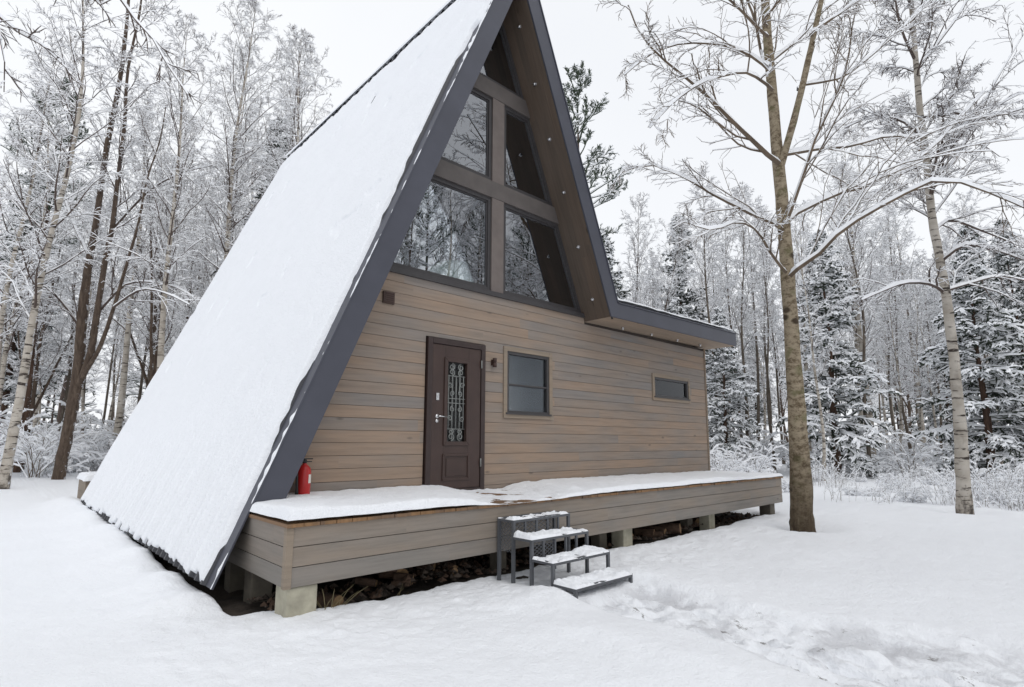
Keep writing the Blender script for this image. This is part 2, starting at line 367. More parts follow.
GX, GY = np.meshgrid(gx, gy, indexing='ij')
g = grid_obj('ground', np.stack([GX, GY, ground_h(GX, GY)], -1), M['ground_snow'])
a_ = g.data.attributes.new('path', 'FLOAT', 'POINT'); a_.data.foreach_set('value', pathmask(GX, GY).ravel().astype(np.float32))
tag(g, kind='structure')
def gz(x, y): return float(ground_h(np.array([x]), np.array([y]))[0])
dx, dy = np.meshgrid(np.arange(-2.9, 7.9, .06), np.arange(-1.7, 8.6, .06), indexing='ij')
dz = -.815+.05*fbm(dx, dy, 1.6, 3)+.03*fbm(dx, dy, 8., 2)
tag(grid_obj('dirt_ground', np.stack([dx, dy, dz], -1), M['dirt']), kind='structure')

# ------------------------------------------------------------------ cabin numbers (metres, deck top = 0, front wall face y = 0)
XA, ZI, ZO, MS = 1.187, 7.652, 8.329, 2.407
RAKE, BACK = -.575, 8.48
ZB = -.618; XB = XA-(ZO-ZB)/MS
KO = (XA+(ZO-2.964)/MS, 2.964); KI = (XA+(ZI-2.713)/MS, 2.713); EO = (7.744, 3.030); EI = (7.744, 2.765)
xl_i = lambda z: XA-(ZI-z)/MS
xr_i = lambda z: XA+(ZI-z)/MS
xl_o = lambda z: XA-(ZO-z)/MS
SL = math.sqrt(1+1/MS**2)*(ZO-ZB); TX, TZ = 1/math.sqrt(1+MS*MS), MS/math.sqrt(1+MS*MS)
def LS(y, v, n): return np.stack(np.broadcast_arrays(XB+v*TX-n*TZ, y, ZB+v*TZ+n*TX), -1)
cabin = thing('a_frame_cabin', 'brown plank A-frame cabin with snow-covered steep roof and glazed gable', 'cabin', (0, 0, -.75))
def part(b, name, m, parent=cabin, bevel=0):
    o = b.build(name, m, None, bevel); set_parent(o, parent); return o
def set_parent(o, p):
    bpy.context.view_layer.update(); o.parent = p
    w = Vector((0, 0, 0)); q = p
    while q is not None: w += Vector(q.location); q = q.parent
    o.location = Vector(o.location)-w
    return o

# front wall of tongue and groove boards, cut round the openings
OPEN = [(-.015, .995, .0, 2.035), (1.41, 2.335, 1.06, 2.005), (5.31, 6.615, 1.53, 1.94)]
PITCH_B = .145
wb = MB(); z = .06-PITCH_B
k = 0
while z < 2.80:
    z0, z1 = z+.0026, min(z+PITCH_B-.0026, 2.80)
    rows = sorted({z0, z1}|{q for o in OPEN for q in (o[2], o[3]) if z0 < q < z1})
    for a, b in zip(rows, rows[1:]):
        mid = (a+b)/2; cuts = sorted([(o[0], o[1]) for o in OPEN if o[2] <= mid <= o[3]])
        xr = 7.377 if mid < 2.735 else xr_i(mid)
        segs = []; x = None
        for c in cuts+[(xr, None)]:
            segs.append((x, c[0])); x = c[1]
        for (s0, s1) in segs:
            l0 = xl_i(a)-.05 if s0 is None else s0; l1 = xl_i(b)-.05 if s0 is None else s0
            bev = .004
            wb.add([(l0, -.001, a), (s1, -.001, a), (s1, -.001-bev*0, b), (l1, -.001, b), (l0, .022, a-.002), (s1, .022, a-.002), (s1, .022, b+.002), (l1, .022, b+.002)],
                   [(0, 1, 2, 3), (0, 4, 5, 1), (3, 2, 6, 7), (1, 5, 6, 2), (0, 3, 7, 4)])
    z += PITCH_B; k += 1
part(wb, 'front_wall', M['wall_wood'])
bb = MB()   # dark core behind the boards, with the same openings
xs = sorted({-2.3, 7.36}|{q for o in OPEN for q in o[:2]})
for a, b in zip(xs, xs[1:]):
    cut = sorted([(o[2], o[3]) for o in OPEN if o[0] <= (a+b)/2 <= o[1]]); zz = -.28
    for c in cut+[(2.72, None)]:
        if c[0] > zz:
            if a < -2.2: bb.prism_y([(xl_i(zz), zz), (b, zz), (b, c[0]), (min(b-.01, xl_i(c[0])), c[0])], .018, .15)
            else: bb.box((a, .018, zz), (b, .15, c[0]))
        zz = c[1]
part(bb, 'wall_core', M['interior_dark'])
wb = MB(); wb.box((7.335, .16, -.28), (7.375, 8.3, 2.74)); part(wb, 'side_wall', M['side_wood'])
ct = MB(); ct.box((7.345, -.02, -.0), (7.384, -.0025, 2.733)); ct.box((7.3775, -.02, 0), (7.392, .09, 2.733)); part(ct, 'corner_trim', M['trim_wood'])
wb = MB(); wb.prism_y([(xl_i(-.28)-.05, -.28), (7.33, -.28), (7.33, 2.72), (xr_i(2.74), 2.74), (XA, ZI), (xl_i(2.8)-.05, 2.8)], 8.3, 8.4); part(wb, 'back_wall', M['side_wood'])
wb = MB(); wb.prism_y([(xl_i(2.75), 2.72), (xr_i(2.75), 2.72), (XA, ZI-.02)], 6.9, 6.95); part(wb, 'loft_darkening_panel', M['interior_dark'])  # added dark panel hiding the brighter back wall, so the gable glass looks darker
fl = MB(); fl.box((xl_i(-.28), .16, -.28), (7.33, 8.29, -.02)); part(fl, 'floor_slab', M['interior_dark'])
lf = MB(); lf.box((xl_i(2.62)-.1, .16, 2.60), (7.3, 8.29, 2.70)); part(lf, 'loft_floor', M['interior'])

# roof body (fascia outline run back through the house)
roofb = MB()
ZC = .035
outl = [(xl_o(ZC), ZC), (XA, ZO), KO, EO, EI, KI, (XA, ZI), (xl_i(ZC), ZC)]
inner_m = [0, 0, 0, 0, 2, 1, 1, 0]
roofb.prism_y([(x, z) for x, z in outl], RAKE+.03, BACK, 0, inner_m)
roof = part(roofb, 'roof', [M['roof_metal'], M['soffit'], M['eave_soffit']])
fa = MB(); fa.prism_y(outl, RAKE-.0, RAKE+.027); fascia = part(fa, 'fascia', M['dark_metal'], roof, .004)
# seams in the fascia cladding
# thin folded drip edge standing proud along the rake and eave
lip = MB()
def strip(b, p, q, y0, y1, n0, n1):
    d = np.array([q[0]-p[0], q[1]-p[1]]); d /= np.hypot(*d); nn = np.array([-d[1], d[0]])
    poly = [tuple(np.array(p)+nn*n0), tuple(np.array(q)+nn*n0), tuple(np.array(q)+nn*n1), tuple(np.array(p)+nn*n1)]
    b.prism_y(poly, y0, y1)
strip(lip, (xl_o(ZB), ZB), (XA, ZO), RAKE-.012, RAKE+.15, .002, .018)
strip(lip, (XA+.01, ZO-.01), (KO[0]-.005, KO[1]+.012), RAKE-.012, RAKE+.15, .002, .020)
strip(lip, (KO[0]+.012, KO[1]+.001), (EO[0]+.012, EO[1]), RAKE-.014, RAKE+.15, .002, .022)
part(lip, 'drip_edge', M['dark_metal'], roof)
sl = MB()
def strip2(b, p, q, y0, y1, w):   # shadow-line trim along the soffit edge of the fascia
    d = np.array([q[0]-p[0], q[1]-p[1]]); d /= np.hypot(*d); nn = np.array([-d[1], d[0]])
    b.prism_y([tuple(np.array(p)), tuple(np.array(q)), tuple(np.array(q)+nn*w), tuple(np.array(p)+nn*w)], y0, y1)
strip2(sl, (KI[0]+.03, KI[1]-.04), (XA+.03, ZI-.04), RAKE+.002, RAKE+.028, -.018)
part(sl, 'edge_trim', M['rubber'], roof)
# corrugated sheet that carries on below the deck to the ground
ys = np.arange(RAKE+.16, BACK, .025); vs = np.array([0, .3, 1, 3, 6, SL-.02])
ph = (ys/.20) % 1; ribp = np.where(ph < .25, .032, np.where(ph < .32, .032*(.32-ph)/.07, np.where(ph > .93, .032*(ph-.93)/.07, 0)))
Y, V_ = np.meshgrid(ys, vs, indexing='ij')
top = LS(Y, V_, .012+ribp[:, None]+0*V_); o = grid_obj('roof_sheet', top, M['roof_metal'], smooth=False); set_parent(o, roof)
so = o.modifiers.new('solid', 'SOLIDIFY'); so.thickness = .012; so.offset = -1
br = MB(); br.box((XB+.34, .1, -1.05), (XB+.50, .26, -.33)); br.box((XB+.34, 3.4, -1.05), (XB+.50, 3.57, -.33)); br.box((XB+.36, .0, -.34), (XB+.46, 8.3, -.2)); part(br, 'foundation_post', M['old_post'])

# snow lying on the steep slope: a grid in slope coordinates
ys = np.linspace(RAKE+.135, BACK+.03, 420); vs = np.concatenate([np.linspace(.02, 2.2, 150), np.linspace(2.2, SL-.20, 420)[1:]])
Y, V_ = np.meshgrid(ys, vs, indexing='ij')
rag = .050*fbm(Y*0+V_, Y*0+.4, .8, 3, 1.)+.010*fbm(V_*6.3, Y*0+.37, 1., 2)
hi = sstep(7.55, 7.75, V_+.05*vnoise(V_*9, 0))          # near the ridge it still covers the flashing
fr = np.clip((Y-(RAKE+.135))/(.25), 0, 1)                 # squeeze of the first columns to make the ragged front edge
Y2 = Y+(1-fr)*(.02+rag-.115*hi)
ph = (Y2/.20) % 1; rib = np.exp(-((ph-.14)/.10)**2)
low = 1-sstep(.2, 2.6, V_)
n = .070+.016*fbm(Y2, V_, .8, 3)+.0035*fbm(Y2, V_, 5, 3, 3.)
pock = sstep(.50, .62, fbm(Y2*1.3, V_*.7, 1.9, 3, 21.))*sstep(1.5, 3., V_); n = n-.022*pock+low*(.024*rib-.014)
slip = sstep(.35, .62, fbm(Y2, V_*.30, 2.6, 3, 8.))*low*np.exp(-((ph-.62)/.16)**2)*np.exp(-(Y2-.3)**2/1.2)
n = n-slip*.045
e = np.minimum(np.minimum((Y-ys[0])/.05, (V_-vs[0])/.035), np.minimum((ys[-1]-Y)/.05, (vs[-1]-V_)/.03)); e = np.clip(e, 0, 1)
n = .004+(n-.004)*np.sqrt(1-(1-e)**2)
V2 = V_+(1-np.clip((V_-.02)/.25, 0, 1))*(.03+.05*vnoise(Y2*5.0, 1.)+.03*vnoise(Y2*13, 7.))-(np.clip((V_-(SL-.7))/.5, 0, 1))*(.06+.34*np.clip(fbm(Y2, Y2*0+.3, 2.6, 4, 2.)-.05, 0, 1)+.03*vnoise(Y2*11, .2))
o = grid_obj('snow_blanket', LS(Y2, V2, .012+n), M['snow']); set_parent(o, roof)
# ridge snow
ys = np.linspace(RAKE-.01, BACK+.05, 300); ws = np.linspace(0, math.pi, 9); Y, W_ = np.meshgrid(ys, ws, indexing='ij')
hh = .115+.03*fbm(Y, Y*0, 1.2, 3)+.01*vnoise(Y*9, W_)
P = np.stack([XA-.13*np.cos(W_), Y, ZO-.07+hh*np.sin(W_)+.04*np.abs(np.sin(W_))], -1); o = grid_obj('ridge_snow', P, M['snow']); set_parent(o, roof)
# ragged line of snow caught on the drip edge (left rake) and thin layers on the right slope and flat wing
def snow_line(p, q, y0, w, hgt, step, gap, seed, name):
    d = np.array([q[0]-p[0], q[1]-p[1]]); Ln = np.hypot(*d); d /= Ln; nn = np.array([-d[1], d[0]])
    if nn[1] < 0: nn = -nn
    t = np.arange(0, Ln, step); a = np.array([-1, -.6, 0, .6, 1.]); T, A = np.meshgrid(t, a, indexing='ij')
    amp = np.clip(.55+fbm(T, T*0+.3, 1.7, 6, seed)*1.9-gap, 0, 1)*(1 if gap < 0 else np.clip(.8+.9*vnoise(T*13, T*0+.7), .2, 1.6))
    hw = w*(.25+.75*amp)*(amp > 0); hh = hgt*amp*np.sqrt(np.clip(1-A**2*.98, 0, 1))
    yy = y0+A*hw+.012*fbm(T, T*0, 5., 2, seed+3)
    return grid_obj(name, np.stack([p[0]+d[0]*T+nn[0]*(.016+hh-.006*(amp <= 0)), yy, p[1]+d[1]*T+nn[1]*(.016+hh-.006*(amp <= 0))], -1), M['snow'])
set_parent(snow_line((xl_o(ZB), ZB), (xl_o(7.3), 7.3), RAKE+.004, .024, .026, .012, .14, 3., 'rake_snow'), roof)
set_parent(snow_line((KO[0], KO[1]+.005), (XA, ZO), RAKE+.06, .06, .045, .03, -.8, 5., 'right_slope_snow'), roof)
xs = np.linspace(KO[0]+.01, EO[0]+.02, 160); ys = np.concatenate([np.linspace(RAKE+.01, RAKE+.3, 14), np.linspace(RAKE+.3, BACK, 60)[1:]])
X, Y = np.meshgrid(xs, ys, indexing='ij'); e = np.clip(np.minimum((Y-ys[0]+.02)/.09, (xs[-1]-X+.01)/.08), 0, 1)
zz = KO[1]+(EO[1]-KO[1])*(X-KO[0])/(EO[0]-KO[0])+.018+(.115+.02*fbm(X, Y, 1.1, 3)+.008*fbm(X, Y, 7, 2))*np.sqrt(1-(1-e)**2)
Yr = Y+(1-np.clip((Y-ys[0])/.3, 0, 1))*(.045+.03*fbm(X, X*0, 4., 3, 2.))
set_parent(grid_obj('wing_snow', np.stack([X, Yr, zz], -1), M['snow']), roof)
xs = np.linspace(0, 1, 60); 
P = np.stack([np.broadcast_to((KO[0]+(XA-KO[0])*xs[:, None])+.045*TZ, (60, 30)), np.broadcast_to(np.linspace(RAKE+.02, BACK, 30)[None], (60, 30)), np.broadcast_to((KO[1]+(ZO-KO[1])*xs[:, None])+.045*TX, (60, 30))], -1)
set_parent(grid_obj('far_slope_snow', P, M['snow']), roof)

# soffit spotlights
def spot(p, nrm):
    b = MB(); q = Vector(p); n_ = Vector(nrm).normalized()
    b.tube([q, q+n_*.012], .030, 12, 0); b.tube([q+n_*.012, q+n_*.03, q+n_*.042], [.022, .024, .012], 12, 0)
    o = b.build('spotlight', M['chrome']); set_parent(o, roof)
for z in (7.13, 6.31, 5.50, 4.70, 3.86, 3.03): spot((xr_i(z), -.29, z), (-MS, 0, -1))
for x in (4.15, 5.08, 6.02, 6.95): spot((x, -.14, KI[1]+(EI[1]-KI[1])*(x-KI[0])/(EI[0]-KI[0])), (0, 0, -1))

# ---------- gable glazing
def ring(poly, w):
    """inset polygon (x,z) by w; convex, any winding"""
    n = len(poly); A = sum(poly[i][0]*poly[(i+1) % n][1]-poly[(i+1) % n][0]*poly[i][1] for i in range(n)); sg = 1 if A > 0 else -1
    out = []
    for i in range(n):
        p0, p1, p2 = [np.array(poly[(i+k) % n]) for k in (-1, 0, 1)]
        d1 = (p1-p0)/np.hypot(*(p1-p0)); d2 = (p2-p1)/np.hypot(*(p2-p1)); n1 = sg*np.array([-d1[1], d1[0]]); n2 = sg*np.array([-d2[1], d2[0]])
        k = w/(1+n1@n2); out.append(tuple(p1+(n1+n2)*k))
    return out
def frame_ring(b, poly, w, y0, y1):
    inn = ring(poly, w); n = len(poly)
    for i in range(n):
        j = (i+1) % n; b.prism_y([poly[i], poly[j], inn[j], inn[i]], y0, y1)
    return inn
ZG = 2.845
gl = MB(); gl.prism_y([(xl_i(2.775)-.03, 2.775), (xr_i(2.775)+.02, 2.775), (xr_i(ZG)+.02, ZG), (xl_i(ZG)-.03, ZG)], -.035, .15); sill = part(gl, 'sill', M['frame_dark'], bevel=.004)
MX0, MX1 = 1.0995, 1.338
b = MB(); b.prism_y([(xl_i(4.29), 4.29), (xr_i(4.29), 4.29), (xr_i(4.555), 4.555), (xl_i(4.555), 4.555)], -.02, .12)
part(b, 'transom', M['transom'], bevel=.005)
b = MB(); b.prism_y([(xl_i(5.915), 5.915), (xr_i(5.915), 5.915), (xr_i(6.18), 6.18), (xl_i(6.18), 6.18)], -.02, .12)
part(b, 'transom', M['transom'], bevel=.005)
b = MB(); b.box((MX0, -.014, ZG), (MX1, .12, 4.29)); part(b, 'mullion', M['mullion'], bevel=.005)
b = MB(); b.box((MX0, -.014, 4.555), (MX1, .12, 5.915)); part(b, 'mullion', M['mullion'], bevel=.005)
panes = [[(xl_i(ZG), ZG), (MX0, ZG), (MX0, 4.29), (xl_i(4.29), 4.29)], [(MX1, ZG), (xr_i(ZG), ZG), (xr_i(4.29), 4.29), (MX1, 4.29)],
         [(xl_i(4.555), 4.555), (MX0, 4.555), (MX0, 5.915), (xl_i(5.915), 5.915)], [(MX1, 4.555), (xr_i(4.555), 4.555), (xr_i(5.915), 5.915), (MX1, 5.915)],
         [(xl_i(6.18), 6.18), (xr_i(6.18), 6.18), (XA, ZI)]]
for i, p in enumerate(panes):
    b = MB(); inn = frame_ring(b, p, .055, .012, .09); inn2 = frame_ring(b, inn, .022, .03, .08); w = part(b, 'gable_window', M['frame_dark'])
    b = MB(); b.prism_y(ring(inn, .012), .045, .051); part(b, 'pane', M['glass'], w)

# dark drapes hanging inside the right-hand panes
M['drape'] = simple('drape', (.30, .30, .33), .9, var=.15, scale=5)
def drape(z0, z1, label):
    zz = np.linspace(z0, z1, 24); tt = np.linspace(0, 1, 60); Z, T_ = np.meshgrid(zz, tt, indexing='ij'); wdt = .34+.10*(z1-Z)/(z1-z0)
    X = xr_i(Z)-.06-wdt*(1-T_); Y = .20+.028*np.sin(T_*34+.8*np.sin(Z*1.3))+.012*np.sin(T_*71+Z)
    o = grid_obj('curtain', np.stack([X, Y, Z], -1), M['drape']); s_ = o.modifiers.new('solid', 'SOLIDIFY'); s_.thickness = .004; tag(o, label, 'curtain')
drape(2.74, 4.30, 'dark grey curtain drawn aside behind the lower right gable pane'); drape(4.50, 5.92, 'dark grey curtain drawn aside behind the upper right gable pane')

# ---------- door
dr = MB(); dr.box((0, -.045, .0), (.075, .06, 2.02)); dr.box((.905, -.045, .0), (.98, .06, 2.02)); dr.box((.075, -.045, 1.945), (.905, .06, 2.02)); dr.box((.075, -.045, .0), (.905, .06, .045))
dframe = part(dr, 'door_frame', M['door_frame'], bevel=.006)
D0, D1 = .082, .898
dr = MB()
gx0, gx1, gz0, gz1 = .285, .685, .62, 1.76    # glazed panel outer
px0, px1, pz0, pz1 = .265, .715, .15, .50
def leaf(b, x0, x1, z0, z1): b.box((x0, -.032, z0), (x1, .03, z1))
leaf(dr, D0, gx0, .05, 1.94); leaf(dr, gx1, D1, .05, 1.94); leaf(dr, gx0, gx1, gz1, 1.94); leaf(dr, gx0, gx1, .05, gz0)
door = part(dr, 'door', M['door'], bevel=.003)
mo = MB()
frame_ring(mo, [(gx0-.015, gz0-.015), (gx1+.015, gz0-.015), (gx1+.015, gz1+.015), (gx0-.015, gz1+.015)], .055, -.050, .02)
frame_ring(mo, [(px0, pz0), (px1, pz0), (px1, pz1), (px0, pz1)], .035, -.047, -.03)
mo.box((px0+.06, -.042, pz0+.06), (px1-.06, -.030, pz1-.06))
part(mo, 'moulding', M['door'], door, .006)
g = MB(); g.box((gx0+.03, .0, gz0+.03), (gx1-.03, .006, gz1-.03)); part(g, 'glass', M['glass_small'], door)
g = MB(); g.box((gx0-.01, .032, gz0-.01), (gx1+.01, .04, gz1+.01)); part(g, 'backing', M['interior_dark'], door)
gr = MB()   # wrought iron grille: bars, a collar band and scrolls
x0, x1, z0, z1 = gx0+.045, gx1-.045, gz0+.045, gz1-.045; yy = -.014
for i in range(5):
    x = x0+.03+(x1-x0-.06)*i/4; gr.tube([(x, yy, z0+(.02 if i % 2 else .16)), (x, yy, z1-(.02 if i % 2 else .17))], .0062, 6)
for zz in (z0+.16, (z0+z1)/2+.04, (z0+z1)/2-.02, z1-.18): gr.tube([(x0, yy, zz), (x1, yy, zz)], .0058, 6)
def scroll(cx, cz, r, turns, dirn, a0):
    gr.tube([(cx+r*(1-t*.75)*math.cos(a0+dirn*turns*2*math.pi*t), yy-.004, cz+r*(1-t*.75)*math.sin(a0+dirn*turns*2*math.pi*t)) for t in [i/22 for i in range(23)]], .0066, 6)
xm = (x0+x1)/2
for s in (-1, 1):
    scroll(xm+s*.075, z1-.055, .05, 1.4, s, math.pi/2); scroll(xm+s*.075, z1-.13, .048, 1.3, -s, -math.pi/2)
    scroll(xm+s*.075, z0+.055, .052, 1.4, -s, -math.pi/2); scroll(xm+s*.075, z0+.125, .042, 1.3, s, math.pi/2)
    scroll(xm+s*.06, (z0+z1)/2+.11, .04, 1.2, s, -math.pi/2); scroll(xm+s*.06, (z0+z1)/2-.10, .04, 1.2, -s, math.pi/2)
    scroll(xm+s*.1, z1-.30, .04, 1.2, s, 0); scroll(xm+s*.1, z0+.30, .04, 1.2, s, math.pi)
part(gr, 'grille', M['iron'], door)
h = MB(); h.lathe([(.0, -.012), (.026, -.012), (.026, 0)], (.165, -.034, .985), 16, axis='y'); h.tube([(.165, -.04, .985), (.165, -.085, .985), (.18, -.09, .985), (.285, -.085, .978)], [.009, .010, .011, .008], 8)
h.lathe([(.0, -.01), (.024, -.01), (.024, 0)], (.165, -.034, .925), 16, axis='y'); part(h, 'handle', M['chrome'], door)
h = MB(); h.box((.143, -.045, 1.195), (.19, -.032, 1.29)); h.lathe([(.0, -.012), (.014, -.012), (.014, 0)], (.166, -.045, 1.24), 12, axis='y'); part(h, 'lock', M['chrome'], door, .004)
for zz in (.32, 1.68):
    h = MB(); h.tube([(.902, -.05, zz), (.902, -.05, zz+.11)], .010, 8); part(h, 'hinge', M['iron'], door)

# ---------- the two small windows
def small_window(x0, x1, z0, z1, cas, rail, pmat, glassm):
    b = MB(); cw = cas
    b.box((x0-cw, -.026, z0-cw), (x0, .015, z1+cw)); b.box((x1, -.026, z0-cw), (x1+cw, .015, z1+cw)); b.box((x0, -.024, z1), (x1, .015, z1+cw)); b.box((x0, -.024, z0-cw), (x1, .015, z0))
    w = part(b, 'window', M['trim_wood'], bevel=.003)
    b = MB(); frame_ring(b, [(x0, z0), (x1, z0), (x1, z1), (x0, z1)], .045, -.012, .06)
    if rail: b.box((x0+.045, -.004, rail-.014), (x1-.045, .05, rail+.014))
    part(b, 'frame', M['frame_dark'], w, .004)
    b = MB(); b.box((x0-.03, -.040, z0-.012), (x1+.03, -.0125, z0+.014)); part(b, 'sill', M['frame_dark'], w)
    b = MB(); b.box((x0+.03, .025, z0+.03), (x1-.03, .030, z1-.03)); part(b, 'pane', glassm, w)
    b = MB(); b.box((x0-.02, .065, z0-.02), (x1+.02, .07, z1+.02)); part(b, 'blind', pmat, w)
small_window(1.418, 2.325, 1.07, 1.995, .068, 1.50, M['net'], M['glass_small'])
small_window(5.325, 6.60, 1.54, 1.93, .07, None, M['interior_dark'], M['glass_mid'])
# vent cover and porch lamp
b = MB(); b.box((-.675, -.03, 2.36), (-.515, -.003, 2.51))
for i in range(5): b.box((-.66, -.036, 2.378+i*.026), (-.53, -.0305, 2.392+i*.026))
part(b, 'vent_cover', M['vent'], bevel=.004)
b = MB(); b.box((1.112, -.03, 1.75), (1.158, -.003, 1.83)); b.lathe([(.022, 0), (.03, .0), (.030, .055), (.022, .055), (.022, .075), (.030, .075), (.03, .13), (.022, .13), (.02, .06)], (1.135, -.062, 1.72), 14)
b.tube([(1.135, -.03, 1.79), (1.135, -.05, 1.79)], .012, 8); part(b, 'wall_lamp', M['vent'])

# pale bed just behind the gable glass
b = MB(); V = []; F = []; nu, nv = 24, 12
for j in range(nv+1):
    for i in range(nu):
        a = 2*math.pi*i/nu; e = math.pi/2*j/nv; V.append((.98+.78*math.cos(a)*math.cos(e), 0.50+.36*math.sin(a)*math.cos(e), 2.70+.68*math.sin(e)**.8))
for j in range(nv):
    for i in range(nu): F.append((j*nu+i, j*nu+(i+1) % nu, (j+1)*nu+(i+1) % nu, (j+1)*nu+i))
b.add(V, F, 0, True); tag(b.build('bean_bag', M['bed']), 'pale green rounded bean bag behind the lower gable glass', 'bean bag')

# ------------------------------------------------------------------ deck
deck = thing('porch_deck', 'long grey-brown plank deck along the cabin front under a layer of snow', 'deck', (0, -.7, -.75))
DX0, DX1, DY, DH = -2.257, 7.514, -1.443, .501
b = MB()
for i in range(3):
    z0 = -DH+i*.157+.003; b.box((DX0+.05, DY, z0), (DX1, DY+.03, z0+.151))
part(b, 'front_skirt', M['deck_wood'], deck, .002)
b = MB()
for i in range(3):
    z0 = -DH+i*.157+.003; b.box((DX0, DY+.05, z0), (DX0+.03, .12, z0+.151))
part(b, 'side_skirt', M['deck_side_wood'], deck, .002)
b = MB()
for i in range(3):
    z0 = -DH+i*.157+.003; b.box((DX1-.03, DY+.035, z0), (DX1-.002, -.02, z0+.151))
part(b, 'side_skirt', M['deck_side_wood'], deck)
b = MB(); b.box((DX0-.012, DY-.010, -DH-.004), (DX0+.048, DY+.048, -.032)); part(b, 'corner_trim', M['trim_wood'], deck, .004)
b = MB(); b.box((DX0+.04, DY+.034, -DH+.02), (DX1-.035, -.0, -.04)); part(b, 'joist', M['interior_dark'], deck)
b = MB(); n = 70
for i in range(n):
    x = DX0-.02+i*(DX1-DX0+.045)/n; w = (DX1-DX0+.045)/n; j = random.uniform(-.008, .006); b.box((x+.003, DY-.022+j, -.030), (x+w-.003, -.004, 0+random.uniform(-.002, .001)))
part(b, 'deck_boards', M['deck_edge'], deck)
for x, y, w, m in ((-2.10, -1.30, .25, 'concrete'), (-2.07, -.35, .2, 'old_post'), (2.47, -1.24, .21, 'concrete'), (2.20, -1.05, .16, 'old_post'), (4.93, -1.20, .19, 'concrete'), (4.6, -1.0, .16, 'old_post'), (7.37, -1.19, .22, 'old_post'), (.3, -1.1, .14, 'old_post')):
    b = MB(); b.box((x-w/2, y-w/2, -1.1), (x+w/2, y+w/2, -DH-.002)); part(b, 'post', M[m], deck, .012)
# snow on the deck, shovelled thin between door and steps
xs = np.arange(DX0-.02, DX1+.03, .022); ys = np.arange(DY-.036, .0, .02); X, Y = np.meshgrid(xs, ys, indexing='ij')
lb = .62+.75*(Y+.1)/1.34+.10*fbm(X, Y, 2.5, 3); rb = 1.32+.36*(Y+.1)/1.34+.10*fbm(X, Y, 2.0, 3, 3.)
left = 1-sstep(lb-.55, lb+.10+.06*fbm(X, Y, 7, 2), X); right = sstep(rb-.05, rb+.5, X)
h = left*(.112+.012*fbm(X, Y, 1.4, 3)+.010*fbm(X, Y, 6, 3, 2.))+right*(.085+.018*fbm(X, Y, 1.2, 3, 5.)+.008*fbm(X, Y, 8, 2, 1.))
h = h+right*np.exp(-((X-rb-.35)/.35)**2)*.03*fbm(X, Y, 5, 3, 9.)
mid = (1-left)*(1-right); h = h+mid*(.008+.034*fbm(X, Y, 4.5, 5, 6.))
h = h*(1-.3*sstep(4, 7.4, X))
ed = np.minimum(np.minimum((Y-ys[0]+.004)/(.085+.04*fbm(X, X*0+.3, 1.6, 4)), (X-xs[0]+.004)/.08), np.minimum((xs[-1]-X)/.10, 2.)); ed = np.clip(ed, 0, 1)
h = h+.012*fbm(X, Y, 2.2, 4, 4.)*(left+right)
h = h*np.clip(1-(1-ed)**3, 0, 1)**.6-.008*(ed < .10)+.006*fbm(X, Y, 11, 3, 8.)*(ed > .1)
o = grid_obj('snow', np.stack([X, Y, h], -1), M['snow']); set_parent(o, deck)

# ------------------------------------------------------------------ metal steps
st = thing('metal_steps', 'dark metal mesh steps with snowy treads leaning on the deck front', 'steps', (.4, -1.5, -.8))
SX0, SX1 = -.046, .838
bar = MB()
tread_y = [(-1.47, -1.72), (-1.715, -1.985), (-1.98, -2.27), (-2.26, -2.55)]; tread_z = [-.137, -.300, -.478, -.660]
T = .032
for i, ((y1, y0), z) in enumerate(zip(tread_y, tread_z)):
    b = MB()
    b.box((SX0, y0, z-T), (SX1, y0+T, z)); b.box((SX0, y1-T, z-T), (SX1, y1, z)); b.box((SX0, y0+T, z-T), (SX0+T, y1-T, z)); b.box((SX1-T, y0+T, z-T), (SX1, y1-T, z))
    for k in range(18):   # expanded metal
        x = SX0+T+k*(SX1-SX0-2*T)/18; w = (SX1-SX0-2*T)/18
        b.tube([(x, y0+T, z-.012), (x+w, y1-T, z-.012)], .003, 4, cap=False, smooth=False); b.tube([(x+w, y0+T, z-.014), (x, y1-T, z-.014)], .003, 4, cap=False, smooth=False)
    tr = part(b, 'tread', M['step_metal'], st)
    xs = np.arange(SX0-.008, SX1+.008, .012); ys = np.arange(y0-.008, y1+.0, .012); X, Y = np.meshgrid(xs, ys, indexing='ij')
    ed = np.clip(np.minimum(np.minimum((Y-ys[0])/.035, (ys[-1]-Y)/.035), np.minimum((X-xs[0])/.035, (xs[-1]-X)/.035)), 0, 1)
    thin = sstep(-.25, .35, fbm(X, Y, 3.2, 3, 3.+i*2))*(1.25 if i in (0, 3) else .85)
    hh = .8*(.032+.018*fbm(X, Y, 26., 2, i*7.)+.024*fbm(X, Y, 11., 3, i*5.)+.022*fbm(X, Y, 4.5, 2, i*3.+1)-.032*thin+.018*np.exp(-((X-SX0)/.06)**2))*np.sqrt(1-(1-ed)**2)-.005
    o = grid_obj('snow', np.stack([X, Y, z+hh], -1), M['snow']); set_parent(o, tr)
    for x in (SX0, SX1-T):
        b = MB(); b.box((x, y0+.0015, -1.0), (x+T, y0+T-.0015, z-T)); part(b, 'leg', M['step_metal'], st)
    if i < 2:
        for x in np.linspace(SX0, SX1-T, 6)[1:-1]:
            b = MB(); b.box((x, y0+.004, tread_z[i+1]), (x+.022, y0+.026, z-T)); part(b, 'riser_bar', M['step_metal'], st)
for x in (SX0, SX1-T):
    b = MB(); b.box((x, -1.47-T, -1.0), (x+T, -1.472, -.137-T)); part(b, 'leg', M['step_metal'], st)
